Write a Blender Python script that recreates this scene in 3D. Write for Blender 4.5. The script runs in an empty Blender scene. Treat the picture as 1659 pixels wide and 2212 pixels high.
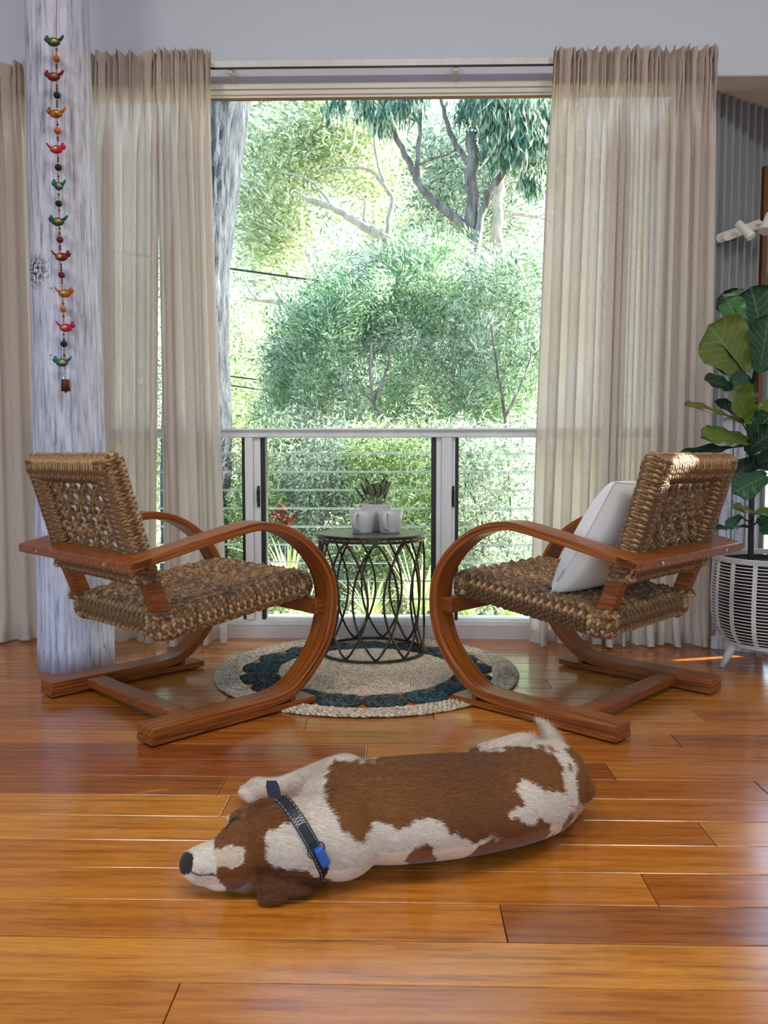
import bpy, math, random
import numpy as np
from mathutils import Vector, Matrix
C = bpy.context.scene.collection
random.seed(7); RS = np.random.RandomState(11)
PI = math.pi
# ------------------------------------------------------------------ camera
FPX, IW, IH, CH = 1780.0, 1659, 2212, 0.83
pitch, yaw = math.radians(3.89), math.radians(1.3)
cam = bpy.data.objects.new('camera', bpy.data.cameras.new('camera')); C.objects.link(cam)
cam.location = (0, 0, CH); cam.rotation_euler = (PI/2 - pitch, 0, yaw)
cam.data.sensor_fit = 'VERTICAL'; cam.data.sensor_height = 32.0
cam.data.lens = FPX/IH*32.0; cam.data.clip_start = 0.05; cam.data.clip_end = 400
bpy.context.scene.camera = cam
# ------------------------------------------------------------------ sky, sun, exposure
SUN_DIR = Vector((0.93, 0.27, 0.50)).normalized()      # towards the sun
w = bpy.data.worlds.new('sky'); bpy.context.scene.world = w; w.use_nodes = True
nt = w.node_tree; bg = nt.nodes['Background']
sk = nt.nodes.new('ShaderNodeTexSky'); sk.sky_type = 'NISHITA'; sk.sun_disc = False
sk.sun_elevation = math.asin(SUN_DIR.z); sk.sun_rotation = math.atan2(SUN_DIR.x, SUN_DIR.y)
sk.air_density = 1.0; sk.dust_density = 1.6; sk.ozone_density = 1.0
nt.links.new(sk.outputs[0], bg.inputs[0]); bg.inputs[1].default_value = 0.72
sl = bpy.data.lights.new('sun', 'SUN'); sl.energy = 25.0; sl.angle = 0.009; sl.color = (1.0, 0.93, 0.82)
so = bpy.data.objects.new('sun', sl); C.objects.link(so)
so.rotation_euler = SUN_DIR.to_track_quat('Z', 'Y').to_euler(); so.location = (6, 4, 6)
for lx, ly in ((-1.7, .65), (1.7, .65), (0, .65)):      # unseen fill lamps added at ceiling height to warm and brighten the room
    al = bpy.data.lights.new('fill_lamp', 'AREA'); al.energy = 32; al.size = .6; al.color = (1.0, .92, .82)
    ao = bpy.data.objects.new('fill_lamp', al); C.objects.link(ao); ao.location = (lx, ly, 4.1)
vs = bpy.context.scene.view_settings
vs.view_transform = 'Standard'; vs.look = 'None'; vs.gamma = 1; vs.exposure = 0.28
vs.use_curve_mapping = False

# ------------------------------------------------------------------ helpers
_F = np.array([-math.sin(yaw)*math.cos(pitch), math.cos(yaw)*math.cos(pitch), -math.sin(pitch)])
_R = np.array([math.cos(yaw), math.sin(yaw), 0]); _U = np.cross(_R, _F)
def ray(u, v): return _F*FPX + _R*(u-IW/2) - _U*(v-IH/2)
def at(u, v, Y):
    d = ray(u, v); return np.array([0, 0, CH]) + d*Y/d[1]
def atz(u, v, z):
    d = ray(u, v); return np.array([0, 0, CH]) + d*(z-CH)/d[2]
def topix(P):
    q = np.asarray(P, float) - np.array([0, 0, CH]); z = q@_F
    return np.stack([IW/2+FPX*(q@_R)/z, IH/2-FPX*(q@_U)/z], -1)
def tag(o, label=None, cat=None, group=None, kind=None):
    if label: o['label'] = label
    if cat: o['category'] = cat
    if group: o['group'] = group
    if kind: o['kind'] = kind
    return o
def thing(name, loc, label, cat, group=None, rz=0.0):
    o = bpy.data.objects.new(name, None); C.objects.link(o); o.empty_display_size = 0.05
    o.location = loc; o.rotation_euler = (0, 0, rz); tag(o, label, cat, group); return o
def mesh(name, V, F, smooth=False):
    V = np.asarray(V, np.float32).reshape(-1, 3)
    me = bpy.data.meshes.new(name)
    if isinstance(F, np.ndarray):
        k = F.shape[1]; n = len(F)
        me.vertices.add(len(V)); me.vertices.foreach_set('co', V.ravel())
        me.loops.add(n*k); me.loops.foreach_set('vertex_index', F.astype(np.int32).ravel())
        me.polygons.add(n); me.polygons.foreach_set('loop_start', np.arange(0, n*k, k, dtype=np.int32))
        me.update(calc_edges=True)
    else:
        me.from_pydata(V.tolist(), [], F); me.update()
    if smooth: me.polygons.foreach_set('use_smooth', [True]*len(me.polygons))
    return me
def link(name, me, mat, parent=None, loc=None, rot=None, world=True):
    o = bpy.data.objects.new(name, me)
    if mat is not None and not me.materials: me.materials.append(mat)
    C.objects.link(o)
    if parent is not None:
        o.parent = parent
        if world: o.matrix_parent_inverse = Matrix.Translation(-wloc(parent))
    if loc is not None: o.location = loc
    if rot is not None: o.rotation_euler = rot
    return o
def wloc(p):
    v = Vector((0, 0, 0))
    while p is not None:
        v = v + p.location + p.matrix_parent_inverse.translation; p = p.parent
    return v
class MB:
    def __init__(s): s.V = []; s.F = []
    def add(s, V, F):
        b = len(s.V); s.V += [tuple(map(float, v)) for v in V]; s.F += [tuple(int(i)+b for i in f) for f in F]; return s
    def box(s, x0, x1, y0, y1, z0, z1):
        V = [(x, y, z) for z in (z0, z1) for y in (y0, y1) for x in (x0, x1)]
        return s.add(V, [(0,2,3,1),(4,5,7,6),(0,1,5,4),(2,6,7,3),(0,4,6,2),(1,3,7,5)])
    def tube(s, P, R, n=10, cap=True, sq=None):
        P = np.asarray(P, float); m = len(P); R = np.broadcast_to(np.asarray(R, float), (m,))
        T = np.gradient(P, axis=0); T /= np.linalg.norm(T, axis=1)[:, None]+1e-9
        ref = np.array([0, 0, 1.0]) if abs(T[0][2]) < .9 else np.array([1.0, 0, 0])
        A = np.cross(T[0], ref); A /= np.linalg.norm(A); V = []
        for i in range(m):
            A = A - T[i]*(A@T[i]); A /= np.linalg.norm(A); B = np.cross(T[i], A)
            for k in range(n):
                a = 2*PI*k/n
                V.append(P[i] + R[i]*(math.cos(a)*A + math.sin(a)*B*(sq or 1)))
        F = [(i*n+k, i*n+(k+1) % n, (i+1)*n+(k+1) % n, (i+1)*n+k) for i in range(m-1) for k in range(n)]
        if cap: F += [tuple(range(n))[::-1], tuple(range((m-1)*n, m*n))]
        return s.add(V, F)
    def lathe(s, prof, n=32, c=(0, 0, 0), cap0=True, cap1=True):
        V = [(c[0]+r*math.cos(2*PI*k/n), c[1]+r*math.sin(2*PI*k/n), c[2]+z) for r, z in prof for k in range(n)]
        m = len(prof)
        F = [(i*n+k, i*n+(k+1) % n, (i+1)*n+(k+1) % n, (i+1)*n+k) for i in range(m-1) for k in range(n)]
        if cap0: F.append(tuple(range(n))[::-1])
        if cap1: F.append(tuple(range((m-1)*n, m*n)))
        return s.add(V, F)
    def ball(s, c, r, n=12, m=8, f=None):
        r = np.broadcast_to(r, (3,)); V = [(0, 0, -1)]
        for j in range(1, m):
            a = -PI/2+PI*j/m
            V += [(math.cos(a)*math.cos(2*PI*k/n), math.cos(a)*math.sin(2*PI*k/n), math.sin(a)) for k in range(n)]
        V.append((0, 0, 1)); F = [(0, 1+(k+1) % n, 1+k) for k in range(n)]
        for j in range(m-2): F += [(1+j*n+k, 1+j*n+(k+1) % n, 1+(j+1)*n+(k+1) % n, 1+(j+1)*n+k) for k in range(n)]
        l = len(V)-1; F += [(l, l-n+k, l-n+(k+1) % n) for k in range(n)]
        V = np.array(V)*r
        if f is not None: V = V@np.array(f).T
        return s.add(V+np.array(c), F)
    def build(s, name, mat, parent=None, smooth=False, **k):
        return link(name, mesh(name, s.V, s.F, smooth), mat, parent, **k)
def bevel(o, w=.004, seg=2):
    m = o.modifiers.new('bevel', 'BEVEL'); m.width = w; m.segments = seg; m.limit_method = 'ANGLE'; m.angle_limit = math.radians(40)
    return o
def edge_smooth(o, deg=40):
    o.data.polygons.foreach_set('use_smooth', [True]*len(o.data.polygons))
    m = o.modifiers.new('split', 'EDGE_SPLIT'); m.split_angle = math.radians(deg); return o
def spline(P, n=8):
    P = np.asarray(P, float); Q = []
    X = np.vstack([2*P[0]-P[1], P, 2*P[-1]-P[-2]])
    for i in range(1, len(X)-2):
        for t in np.linspace(0, 1, n, endpoint=False):
            a, b, c, d = X[i-1:i+3]
            Q.append(.5*((2*b)+(c-a)*t+(2*a-5*b+4*c-d)*t*t+(3*b-a-3*c+d)*t**3))
    Q.append(P[-1]); return np.array(Q)

# ------------------------------------------------------------------ materials
def mat(name, col=(.8, .8, .8), rough=.5, metal=0, spec=.5, coat=0, trans=0, sheen=0):
    m = bpy.data.materials.new(name); m.use_nodes = True
    b = m.node_tree.nodes['Principled BSDF']
    b.inputs['Base Color'].default_value = (*col, 1); b.inputs['Roughness'].default_value = rough
    b.inputs['Metallic'].default_value = metal; b.inputs['Specular IOR Level'].default_value = spec
    b.inputs['Coat Weight'].default_value = coat; b.inputs['Coat Roughness'].default_value = .15
    b.inputs['Sheen Weight'].default_value = sheen
    return m
def N(m, t, **k):
    n = m.node_tree.nodes.new(t)
    for a, v in k.items():
        if a.startswith('i_'): n.inputs[a[2:].replace('_', ' ')].default_value = v
        else: setattr(n, a, v)
    return n
def L(m, a, b): m.node_tree.links.new(a, b)
def BS(m): return m.node_tree.nodes['Principled BSDF']
def ramp(m, fac, stops):
    r = N(m, 'ShaderNodeValToRGB'); e = r.color_ramp.elements
    while len(e) < len(stops): e.new(.5)
    for i, (p, c) in enumerate(stops): e[i].position = p; e[i].color = (*c, 1)
    L(m, fac, r.inputs[0]); return r
def noise(m, scale=5, detail=4, sc=(1, 1, 1), coord='Object', rough=.5, dist=0):
    tc = N(m, 'ShaderNodeTexCoord'); mp = N(m, 'ShaderNodeMapping'); mp.inputs['Scale'].default_value = sc
    n = N(m, 'ShaderNodeTexNoise'); n.inputs['Scale'].default_value = scale; n.inputs['Detail'].default_value = detail
    n.inputs['Roughness'].default_value = rough; n.inputs['Distortion'].default_value = dist
    L(m, tc.outputs[coord], mp.inputs[0]); L(m, mp.outputs[0], n.inputs['Vector']); return n
def bump(m, h, strength=.3, dist=.01):
    b = N(m, 'ShaderNodeBump'); b.inputs['Strength'].default_value = strength; b.inputs['Distance'].default_value = dist
    L(m, h, b.inputs['Height']); L(m, b.outputs[0], BS(m).inputs['Normal']); return b
def mixc(m, fac, a, b, mode='MIX'):
    x = N(m, 'ShaderNodeMix', data_type='RGBA', blend_type=mode)
    for s, v in ((0, fac), (6, a), (7, b)):
        if isinstance(v, (int, float)): x.inputs[s].default_value = v
        elif isinstance(v, tuple): x.inputs[s].default_value = (*v, 1)
        else: L(m, v, x.inputs[s])
    return x.outputs[2]
M = {}
def simple(name, *a, **k): M[name] = mat(name, *a, **k); return M[name]
m = simple('wall_paint', (.64, .71, .84), .75); n = noise(m, 300, 2); bump(m, n.outputs[0], .08, .001)
m = simple('ceiling_paint', (.60, .52, .45), .8); n = noise(m, 200, 2); bump(m, n.outputs[0], .08, .001)
m = simple('white_gloss', (.72, .73, .76), .35); n = noise(m, 14, 5, (1, 1, .2)); r = ramp(m, n.outputs[0], [(.3, (.64, .65, .69)), (.7, (.76, .77, .79))]); L(m, r.outputs[0], BS(m).inputs[0])
m = simple('cream_gloss', (.74, .74, .68), .35)
m = simple('skirting_paint', (.55, .50, .52), .45)
simple('black_rubber', (.012, .013, .014), .5); simple('black_metal', (.01, .01, .011), .35, .5)
simple('chrome', (.75, .75, .75), .18, 1); simple('white_plastic', (.74, .73, .69), .4)
simple('dark_timber', (.16, .06, .02), .45); simple('seal_brown', (.22, .11, .04), .5)
# floor boards: each board carries its own tone in the object colour
m = simple('floor_board', rough=.2, spec=.5, coat=.35)
oi = N(m, 'ShaderNodeObjectInfo'); tc = N(m, 'ShaderNodeTexCoord')
sh = N(m, 'ShaderNodeVectorMath', operation='ADD'); L(m, tc.outputs['Object'], sh.inputs[0])
mu = N(m, 'ShaderNodeMath', operation='MULTIPLY'); mu.inputs[1].default_value = 37.0; L(m, oi.outputs['Random'], mu.inputs[0]); L(m, mu.outputs[0], sh.inputs[1])
def nz(scale, sc, det=5, rg=.55):
    mp = N(m, 'ShaderNodeMapping'); mp.inputs['Scale'].default_value = sc; L(m, sh.outputs[0], mp.inputs[0])
    q = N(m, 'ShaderNodeTexNoise'); q.inputs['Scale'].default_value = scale; q.inputs['Detail'].default_value = det; q.inputs['Roughness'].default_value = rg
    L(m, mp.outputs[0], q.inputs['Vector']); return q
g1 = nz(4, (1.0, 16, 1)); g2 = nz(9, (3, 60, 1)); g3 = nz(2.0, (1, 4, 1), 3)
r1 = ramp(m, g1.outputs[0], [(.28, (.52, .42, .34)), (.46, (.86, .80, .74)), (.72, (1.12, 1.12, 1.1))])
r2 = ramp(m, g2.outputs[0], [(.35, (.72, .66, .6)), (.52, (1, 1, 1)), (.8, (1.06, 1.05, 1.02))])
r3 = ramp(m, g3.outputs[0], [(.3, (.9, .8, .8)), (.7, (1.08, 1.1, 1.08))])
c = mixc(m, 1.0, oi.outputs['Color'], r1.outputs[0], 'MULTIPLY'); c = mixc(m, .8, c, r2.outputs[0], 'MULTIPLY'); c = mixc(m, 1.0, c, r3.outputs[0], 'MULTIPLY')
L(m, c, BS(m).inputs[0])
rr = ramp(m, g3.outputs[0], [(.3, (.16,)*3), (.7, (.26,)*3)]); L(m, rr.outputs[0], BS(m).inputs['Roughness'])
wob = N(m, 'ShaderNodeTexNoise'); wob.inputs['Scale'].default_value = 5; L(m, tc.outputs['Object'], wob.inputs['Vector'])
bb = bump(m, wob.outputs[0], .10, .02); b2 = N(m, 'ShaderNodeBump'); b2.inputs['Strength'].default_value = .08; b2.inputs['Distance'].default_value = .002
L(m, g2.outputs[0], b2.inputs['Height']); L(m, bb.outputs[0], b2.inputs['Normal']); L(m, b2.outputs[0], BS(m).inputs['Normal'])
simple('floor_gap', (.02, .01, .005), .8)
# chair timber
m = simple('chair_timber', (.33, .11, .035), .40, coat=.10, spec=.35)
def wood(m, sc, a, b, c3):
    n = noise(m, 6, 6, sc, dist=.6); r = ramp(m, n.outputs[0], [(.3, a), (.52, b), (.75, c3)]); L(m, r.outputs[0], BS(m).inputs[0]); bump(m, n.outputs[0], .12, .002)
wood(m, (1.2, 22, 22), (.09, .021, .004), (.25, .065, .011), (.40, .125, .026))
m = simple('rope', (.34, .20, .09), .62, sheen=.1)
g = N(m, 'ShaderNodeNewGeometry'); n = noise(m, 90, 3, (1, 1, 1))
r = ramp(m, g.outputs['Random Per Island'], [(0, (.10, .048, .016)), (.45, (.23, .120, .046)), (.8, (.37, .215, .09)), (1, (.52, .34, .17))])
r2 = ramp(m, n.outputs[0], [(.35, (.7, .66, .6)), (.65, (1.15, 1.12, 1.05))])
L(m, mixc(m, .8, r.outputs[0], r2.outputs[0], 'MULTIPLY'), BS(m).inputs[0]); bump(m, n.outputs[0], .35, .003)
m = simple('bent_timber', (.3, .1, .03), .40, coat=.10, spec=.35); uvn = N(m, 'ShaderNodeUVMap'); mp = N(m, 'ShaderNodeMapping'); mp.inputs['Scale'].default_value = (3.5, 130, 1)
L(m, uvn.outputs[0], mp.inputs[0]); n = N(m, 'ShaderNodeTexNoise'); n.inputs['Scale'].default_value = 1.0; n.inputs['Detail'].default_value = 6; n.inputs['Distortion'].default_value = .3; L(m, mp.outputs[0], n.inputs['Vector'])
r = ramp(m, n.outputs[0], [(.3, (.09, .021, .004)), (.5, (.26, .068, .011)), (.72, (.42, .130, .026))]); L(m, r.outputs[0], BS(m).inputs[0]); bump(m, n.outputs[0], .12, .002)
simple('rope_core', (.06, .032, .014), .9)
# linen
def linen(name, a, b, tr):
    m = simple(name, rough=.9, spec=.1)
    n1 = noise(m, 1.0, 3, (160, 160, 900)); n2 = noise(m, 1.0, 3, (1400, 1400, 60)); n3 = noise(m, 3, 3)
    s = N(m, 'ShaderNodeMath', operation='ADD'); L(m, n1.outputs[0], s.inputs[0]); L(m, n2.outputs[0], s.inputs[1])
    r = ramp(m, s.outputs[0], [(.55, a), (1.0, b)])
    h = N(m, 'ShaderNodeMath', operation='MULTIPLY'); h.inputs[1].default_value = .5; L(m, s.outputs[0], h.inputs[0]); L(m, h.outputs[0], r.inputs[0])
    r.color_ramp.elements[0].position = .35; r.color_ramp.elements[1].position = .65
    L(m, r.outputs[0], BS(m).inputs[0]); bump(m, h.outputs[0], .25, .001)
    t = N(m, 'ShaderNodeBsdfTranslucent'); L(m, r.outputs[0], t.inputs[0])
    tp = N(m, 'ShaderNodeBsdfTransparent'); x2 = N(m, 'ShaderNodeMixShader'); x2.inputs[0].default_value = .03
    x = N(m, 'ShaderNodeMixShader'); x.inputs[0].default_value = tr
    L(m, BS(m).outputs[0], x.inputs[1]); L(m, t.outputs[0], x.inputs[2])
    L(m, x.outputs[0], x2.inputs[1]); L(m, tp.outputs[0], x2.inputs[2])
    L(m, x2.outputs[0], m.node_tree.nodes['Material Output'].inputs[0]); return m
linen('linen', (.585, .515, .465), (.86, .785, .73), .38)
m = simple('cushion_linen', (.80, .78, .78), .9, spec=.1); n = noise(m, 900, 2); bump(m, n.outputs[0], .2, .001)
# glass: thin sheet, see-through with a weak mirror image
m = bpy.data.materials.new('window_glass'); M['glass'] = m; m.use_nodes = True; m.node_tree.nodes.remove(BS(m))
tr = N(m, 'ShaderNodeBsdfTransparent'); tr.inputs[0].default_value = (.95, .975, .965, 1); gl = N(m, 'ShaderNodeBsdfGlossy'); gl.inputs['Roughness'].default_value = .02
fr = N(m, 'ShaderNodeFresnel'); fr.inputs[0].default_value = 1.16; x = N(m, 'ShaderNodeMixShader')
L(m, fr.outputs[0], x.inputs[0]); L(m, tr.outputs[0], x.inputs[1]); L(m, gl.outputs[0], x.inputs[2]); L(m, x.outputs[0], m.node_tree.nodes['Material Output'].inputs[0])
m = simple('glass_edge', (.80, .92, .88), .25); BS(m).inputs['Transmission Weight'].default_value = .0
# pole
m = simple('whitewash', (.7, .72, .8), .6)
n1 = noise(m, 9, 8, (7, 7, .55), rough=.72); n2 = noise(m, 7, 8, (2.2, 2.2, 1.0), rough=.7); n3 = noise(m, 2.0, 3, (3, 3, .5))
r = ramp(m, n1.outputs[0], [(.36, (.22, .24, .32)), (.46, (.46, .49, .62)), (.60, (.66, .71, .86))])
r2 = ramp(m, n2.outputs[0], [(.315, (.05, .05, .055)), (.345, (1, 1, 1))])
r3 = ramp(m, n3.outputs[0], [(.35, (.93, .9, .86)), (.7, (.97, 1, 1.08))])
tck = N(m, 'ShaderNodeTexCoord'); kd = N(m, 'ShaderNodeVectorMath', operation='DISTANCE'); kd.inputs[1].default_value = tuple(at(86, 588, 3.13)); L(m, tck.outputs['Object'], kd.inputs[0])
kr = ramp(m, kd.outputs['Value'], [(.035, (1, 1, 1)), (.085, (0, 0, 0))]); kn_ = noise(m, 95, 4, (1, 1, .7)); kq = ramp(m, kn_.outputs[0], [(.49, (1, 1, 1)), (.51, (0, 0, 0))])
kf = N(m, 'ShaderNodeMath', operation='MULTIPLY'); L(m, kr.outputs[0], kf.inputs[0]); L(m, kq.outputs[0], kf.inputs[1])
c = mixc(m, .9, r.outputs[0], r2.outputs[0], 'MULTIPLY'); c = mixc(m, 1., c, r3.outputs[0], 'MULTIPLY'); c = mixc(m, kf.outputs[0], c, (.04, .04, .045)); L(m, c, BS(m).inputs[0]); bump(m, n1.outputs[0], .4, .006)
m = simple('corrugated', (.26, .31, .37), .45); n = noise(m, 8, 4, (1, 1, .2)); r = ramp(m, n.outputs[0], [(.3, (.25, .27, .29)), (.7, (.34, .37, .39))]); L(m, r.outputs[0], BS(m).inputs[0])
m = simple('bronze', (.13, .10, .065), .45, .5); n = noise(m, 40, 4); r = ramp(m, n.outputs[0], [(.3, (.022, .017, .012)), (.7, (.085, .062, .038))]); L(m, r.outputs[0], BS(m).inputs[0])
m = simple('table_top_metal', (.20, .20, .15), .35, .6)
m = simple('ceramic', (.52, .51, .54), .38); n = noise(m, 60, 4); r = ramp(m, n.outputs[0], [(.3, (.46, .45, .48)), (.7, (.56, .55, .58))]); L(m, r.outputs[0], BS(m).inputs[0])
m = simple('stone_pot', (.5, .48, .51), .7); n = noise(m, 120, 5); r = ramp(m, n.outputs[0], [(.35, (.38, .36, .39)), (.65, (.58, .56, .59))]); L(m, r.outputs[0], BS(m).inputs[0])
simple('soil', (.03, .02, .015), .95); simple('black_pot', (.008, .008, .009), .4)
m = simple('white_cane', (.70, .69, .70), .5)
def jute(name, cols, sc=120):
    m = simple(name, rough=.85, spec=.15); g = N(m, 'ShaderNodeNewGeometry'); n = noise(m, sc, 4)
    r = ramp(m, g.outputs['Random Per Island'], [(i/(len(cols)-1), c) for i, c in enumerate(cols)])
    r2 = ramp(m, n.outputs[0], [(.35, (.65, .63, .6)), (.65, (1.15, 1.15, 1.12))])
    L(m, mixc(m, .8, r.outputs[0], r2.outputs[0], 'MULTIPLY'), BS(m).inputs[0]); bump(m, n.outputs[0], .5, .003); return m
jute('jute', [(.46, .38, .28), (.64, .54, .42), (.76, .66, .53)])
jute('coil_teal', [(.015, .04, .05), (.04, .09, .11), (.14, .19, .20)]); jute('coil_grey', [(.02, .03, .035), (.05, .07, .075), (.19, .21, .20)]); jute('coil_navy', [(.012, .018, .03), (.03, .04, .06), (.14, .15, .17)])
# leaves
def leafmat(name, cols, trans=.45, rough=.5):
    m = simple(name, rough=rough, spec=.3); g = N(m, 'ShaderNodeNewGeometry')
    r = ramp(m, g.outputs['Random Per Island'], [(i/(len(cols)-1), c) for i, c in enumerate(cols)]); L(m, r.outputs[0], BS(m).inputs[0])
    t = N(m, 'ShaderNodeBsdfTranslucent'); L(m, r.outputs[0], t.inputs[0]); x = N(m, 'ShaderNodeMixShader'); x.inputs[0].default_value = trans
    L(m, BS(m).outputs[0], x.inputs[1]); L(m, t.outputs[0], x.inputs[2]); L(m, x.outputs[0], m.node_tree.nodes['Material Output'].inputs[0]); return m
leafmat('leaf_wattle', [(.05, .17, .08), (.22, .42, .19), (.52, .70, .45), (.88, .93, .82)], .55)  # dark end of the random leaf tones also stands in for shadow
leafmat('leaf_grey', [(.08, .17, .12), (.26, .38, .28), (.58, .66, .54), (.88, .92, .84)], .55)
leafmat('leaf_yellow', [(.18, .28, .13), (.42, .52, .30), (.64, .70, .46), (.86, .89, .74)], .55)
leafmat('leaf_gum', [(.03, .11, .09), (.09, .22, .17), (.36, .48, .36), (.80, .84, .72)])
leafmat('leaf_low', [(.07, .17, .05), (.26, .42, .16), (.56, .68, .38), (.78, .82, .64)])
leafmat('leaf_strap', [(.25, .42, .12), (.50, .64, .28), (.70, .76, .46)])
leafmat('leaf_red', [(.06, .012, .012), (.14, .03, .02)], .1)
def bark(name, a, b, c3, sc=(9, 9, 1.2)):
    m = simple(name, rough=.9, spec=.1); n = noise(m, 2.2, 8, sc, rough=.65); r = ramp(m, n.outputs[0], [(.3, a), (.5, b), (.7, c3)]); L(m, r.outputs[0], BS(m).inputs[0]); bump(m, n.outputs[0], .9, .05); return m
bark('bark_dark', (.028, .032, .040), (.070, .080, .096), (.13, .14, .16), (7, 7, 1.6)); bark('bark_gum', (.07, .06, .055), (.22, .20, .19), (.42, .40, .38)); bark('bark_pale', (.30, .26, .22), (.52, .48, .42), (.68, .64, .58))  # dark bark toned down to put shade into the big trunk's colour
m = simple('earth', (.30, .26, .16), .95); n = noise(m, 6, 6); r = ramp(m, n.outputs[0], [(.35, (.16, .15, .08)), (.6, (.42, .38, .22))]); L(m, r.outputs[0], BS(m).inputs[0])

# ------------------------------------------------------------------ setting
WY = 3.72       # inner face of the window wall
floor = link('floor', mesh('floor', [(-3.2, -2.6, -.03), (3.2, -2.6, -.03), (3.2, 3.84, -.03), (-3.2, 3.84, -.03), (-3.2, -2.6, -.2), (3.2, -2.6, -.2), (3.2, 3.84, -.2), (-3.2, 3.84, -.2)],
    [(0, 1, 2, 3), (7, 6, 5, 4), (0, 4, 5, 1), (1, 5, 6, 2), (2, 6, 7, 3), (3, 7, 4, 0)]), M['floor_gap']); floor['kind'] = 'structure'
link('subfloor', mesh('subfloor', [(1.3, 3.84, -.03), (3.2, 3.84, -.03), (3.2, 4.6, -.03), (1.3, 4.6, -.03)], [(0, 1, 2, 3)]), M['floor_gap'], floor)
tones = {'a': (.56, .215, .028), 'b': (.45, .15, .021), 'c': (.36, .125, .027), 'd': (.63, .27, .040), 'e': (.50, .18, .025), 'f': (.32, .09, .018)}
rows = {0: [(-3.2, 'd'), (-1.1, 'd'), (1.9, 'a')], -1: [(-3.2, 'a'), (-.35, 'a'), (2.2, 'b')], 1: [(-3.2, 'a'), (.181, 'c'), (2.1, 'b')],
        2: [(-3.2, 'a'), (.475, 'b'), (2.4, 'a')], 3: [(-3.2, 'b'), (-.9, 'a'), (1.7, 'a')], 4: [(-3.2, 'd'), (-.2, 'e'), (.672, 'a')], 5: [(-3.2, 'd'), (-.42, 'e'), (1.25, 'b')],
        6: [(-3.2, 'c'), (-.455, 'b'), (.9, 'c')], 7: [(-3.2, 'c'), (-1.1, 'f'), (.55, 'e')], 8: [(-3.2, 'f'), (-.1, 'b'), (1.2, 'e')], 9: [(-3.2, 'e'), (-.7, 'b'), (.8, 'c')],
        10: [(-3.2, 'b'), (-.3, 'e'), (1.4, 'f')], 11: [(-3.2, 'c'), (.1, 'd'), (.95, 'e')], 12: [(-3.2, 'e'), (-.6, 'b'), (.7, 'a')], 13: [(-3.2, 'b'), (0, 'e'), (.75, 'd')],
        14: [(-3.2, 'e'), (-.9, 'a'), (.535, 'd')], 15: [(-3.2, 'b'), (-.4, 'd'), (.9, 'a')]}
tl = list('abde')
def board(x0, x1, y0, y1, tone):
    g = .0009; t = .0022; z = RS.uniform(-.0003, .0003)
    V = [(x0+g, y0+g, -.028), (x1-g, y0+g, -.028), (x1-g, y1-g, -.028), (x0+g, y1-g, -.028),
         (x0+g, y0+g, z-t*.5), (x1-g, y0+g, z-t*.5), (x1-g, y1-g, z-t*.5), (x0+g, y1-g, z-t*.5),
         (x0+g+t*.6, y0+g+t*.6, z), (x1-g-t*.6, y0+g+t*.6, z), (x1-g-t*.6, y1-g-t*.6, z), (x0+g+t*.6, y1-g-t*.6, z)]
    F = [(3, 2, 1, 0), (8, 9, 10, 11)] + [(a, (a+1) % 4, (a+1) % 4+4, a+4) for a in range(4)] + [(a+4, (a+1) % 4+4, (a+1) % 4+8, a+8) for a in range(4)]
    o = link('floor_board', mesh('floor_board', V, F), M['floor_board'], floor, world=False)
    c = np.array(tones[tone])*RS.uniform(.93, 1.07); o.color = (*c, 1)
for k in range(-32, 28):
    y0 = 1.242 + .1195*(k-0); y1 = y0+.1195
    if k in rows: seg = rows[k]
    else:
        xs = [-3.2]
        while xs[-1] < 2.2: xs.append(xs[-1]+RS.uniform(1.2, 2.6))
        seg = [(x, tl[RS.randint(4)]) for x in xs if x < 3.0]
    for i, (x, t) in enumerate(seg):
        x1 = seg[i+1][0] if i+1 < len(seg) else 3.2
        if y0 > 3.80: x = max(x, 1.37)
        if x1 > x+.02: board(x, x1, y0, min(y1, 4.6), t)
def wallbox(name, m, *bs, kind='structure'):
    b = MB()
    for q in bs: b.box(*q)
    o = b.build(name, M[m]); o['kind'] = kind; return o
WX0, WX1 = -1.62, 1.22        # window opening
wallbox('wall_front', 'wall_paint', (-3.2, WX0, WY, WY+.14, 0, 4.2), (WX1, 1.355, WY, WY+.14, 0, 2.475), (WX0, WX1, WY, WY+.14, 2.46, 4.2), (WX1, 3.2, WY, WY+.14, 2.475, 4.2))
wallbox('wall_left', 'wall_paint', (-3.34, -3.2, -2.6, -1.2, 0, 4.2), (-3.34, -3.2, .6, 3.86, 0, 4.2), (-3.34, -3.2, -1.2, .6, 2.3, 4.2))
wallbox('wall_right', 'wall_paint', (3.2, 3.34, -2.6, 3.098, 0, 4.2), (3.2, 3.34, 3.098, 3.235, 0, 2.05), (3.2, 3.34, 3.098, 3.235, 2.19, 4.2), (3.2, 3.34, 3.235, 3.92, 0, 4.2), (3.2, 3.34, 3.92, 3.99, 0, .84), (3.2, 3.34, 3.92, 3.99, 1.2, 4.2), (3.2, 3.34, 3.99, 4.7, 0, 4.2))  # unseen wall; slots cut to throw sun onto the chair back and floor
wallbox('wall_back', 'wall_paint', (-3.34, -1.9, -2.7, -2.6, 0, 4.2), (1.9, 3.34, -2.7, -2.6, 0, 4.2), (-1.9, 1.9, -2.7, -2.6, 2.3, 4.2))  # unseen wall added to cut the light coming from behind the camera
wallbox('ceiling', 'wall_paint', (-3.34, 3.34, -2.6, 3.86, 4.2, 4.3))
wallbox('ceiling_nook', 'ceiling_paint', (1.36, 3.34, WY+.14, 4.75, 2.475, 2.6), (1.36, 3.2, WY+.001, WY+.141, 2.470, 2.4749))
wallbox('baseboard_front', 'skirting_paint', (WX0, WX1, WY-.014, WY+.10, 0, .058))
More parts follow.
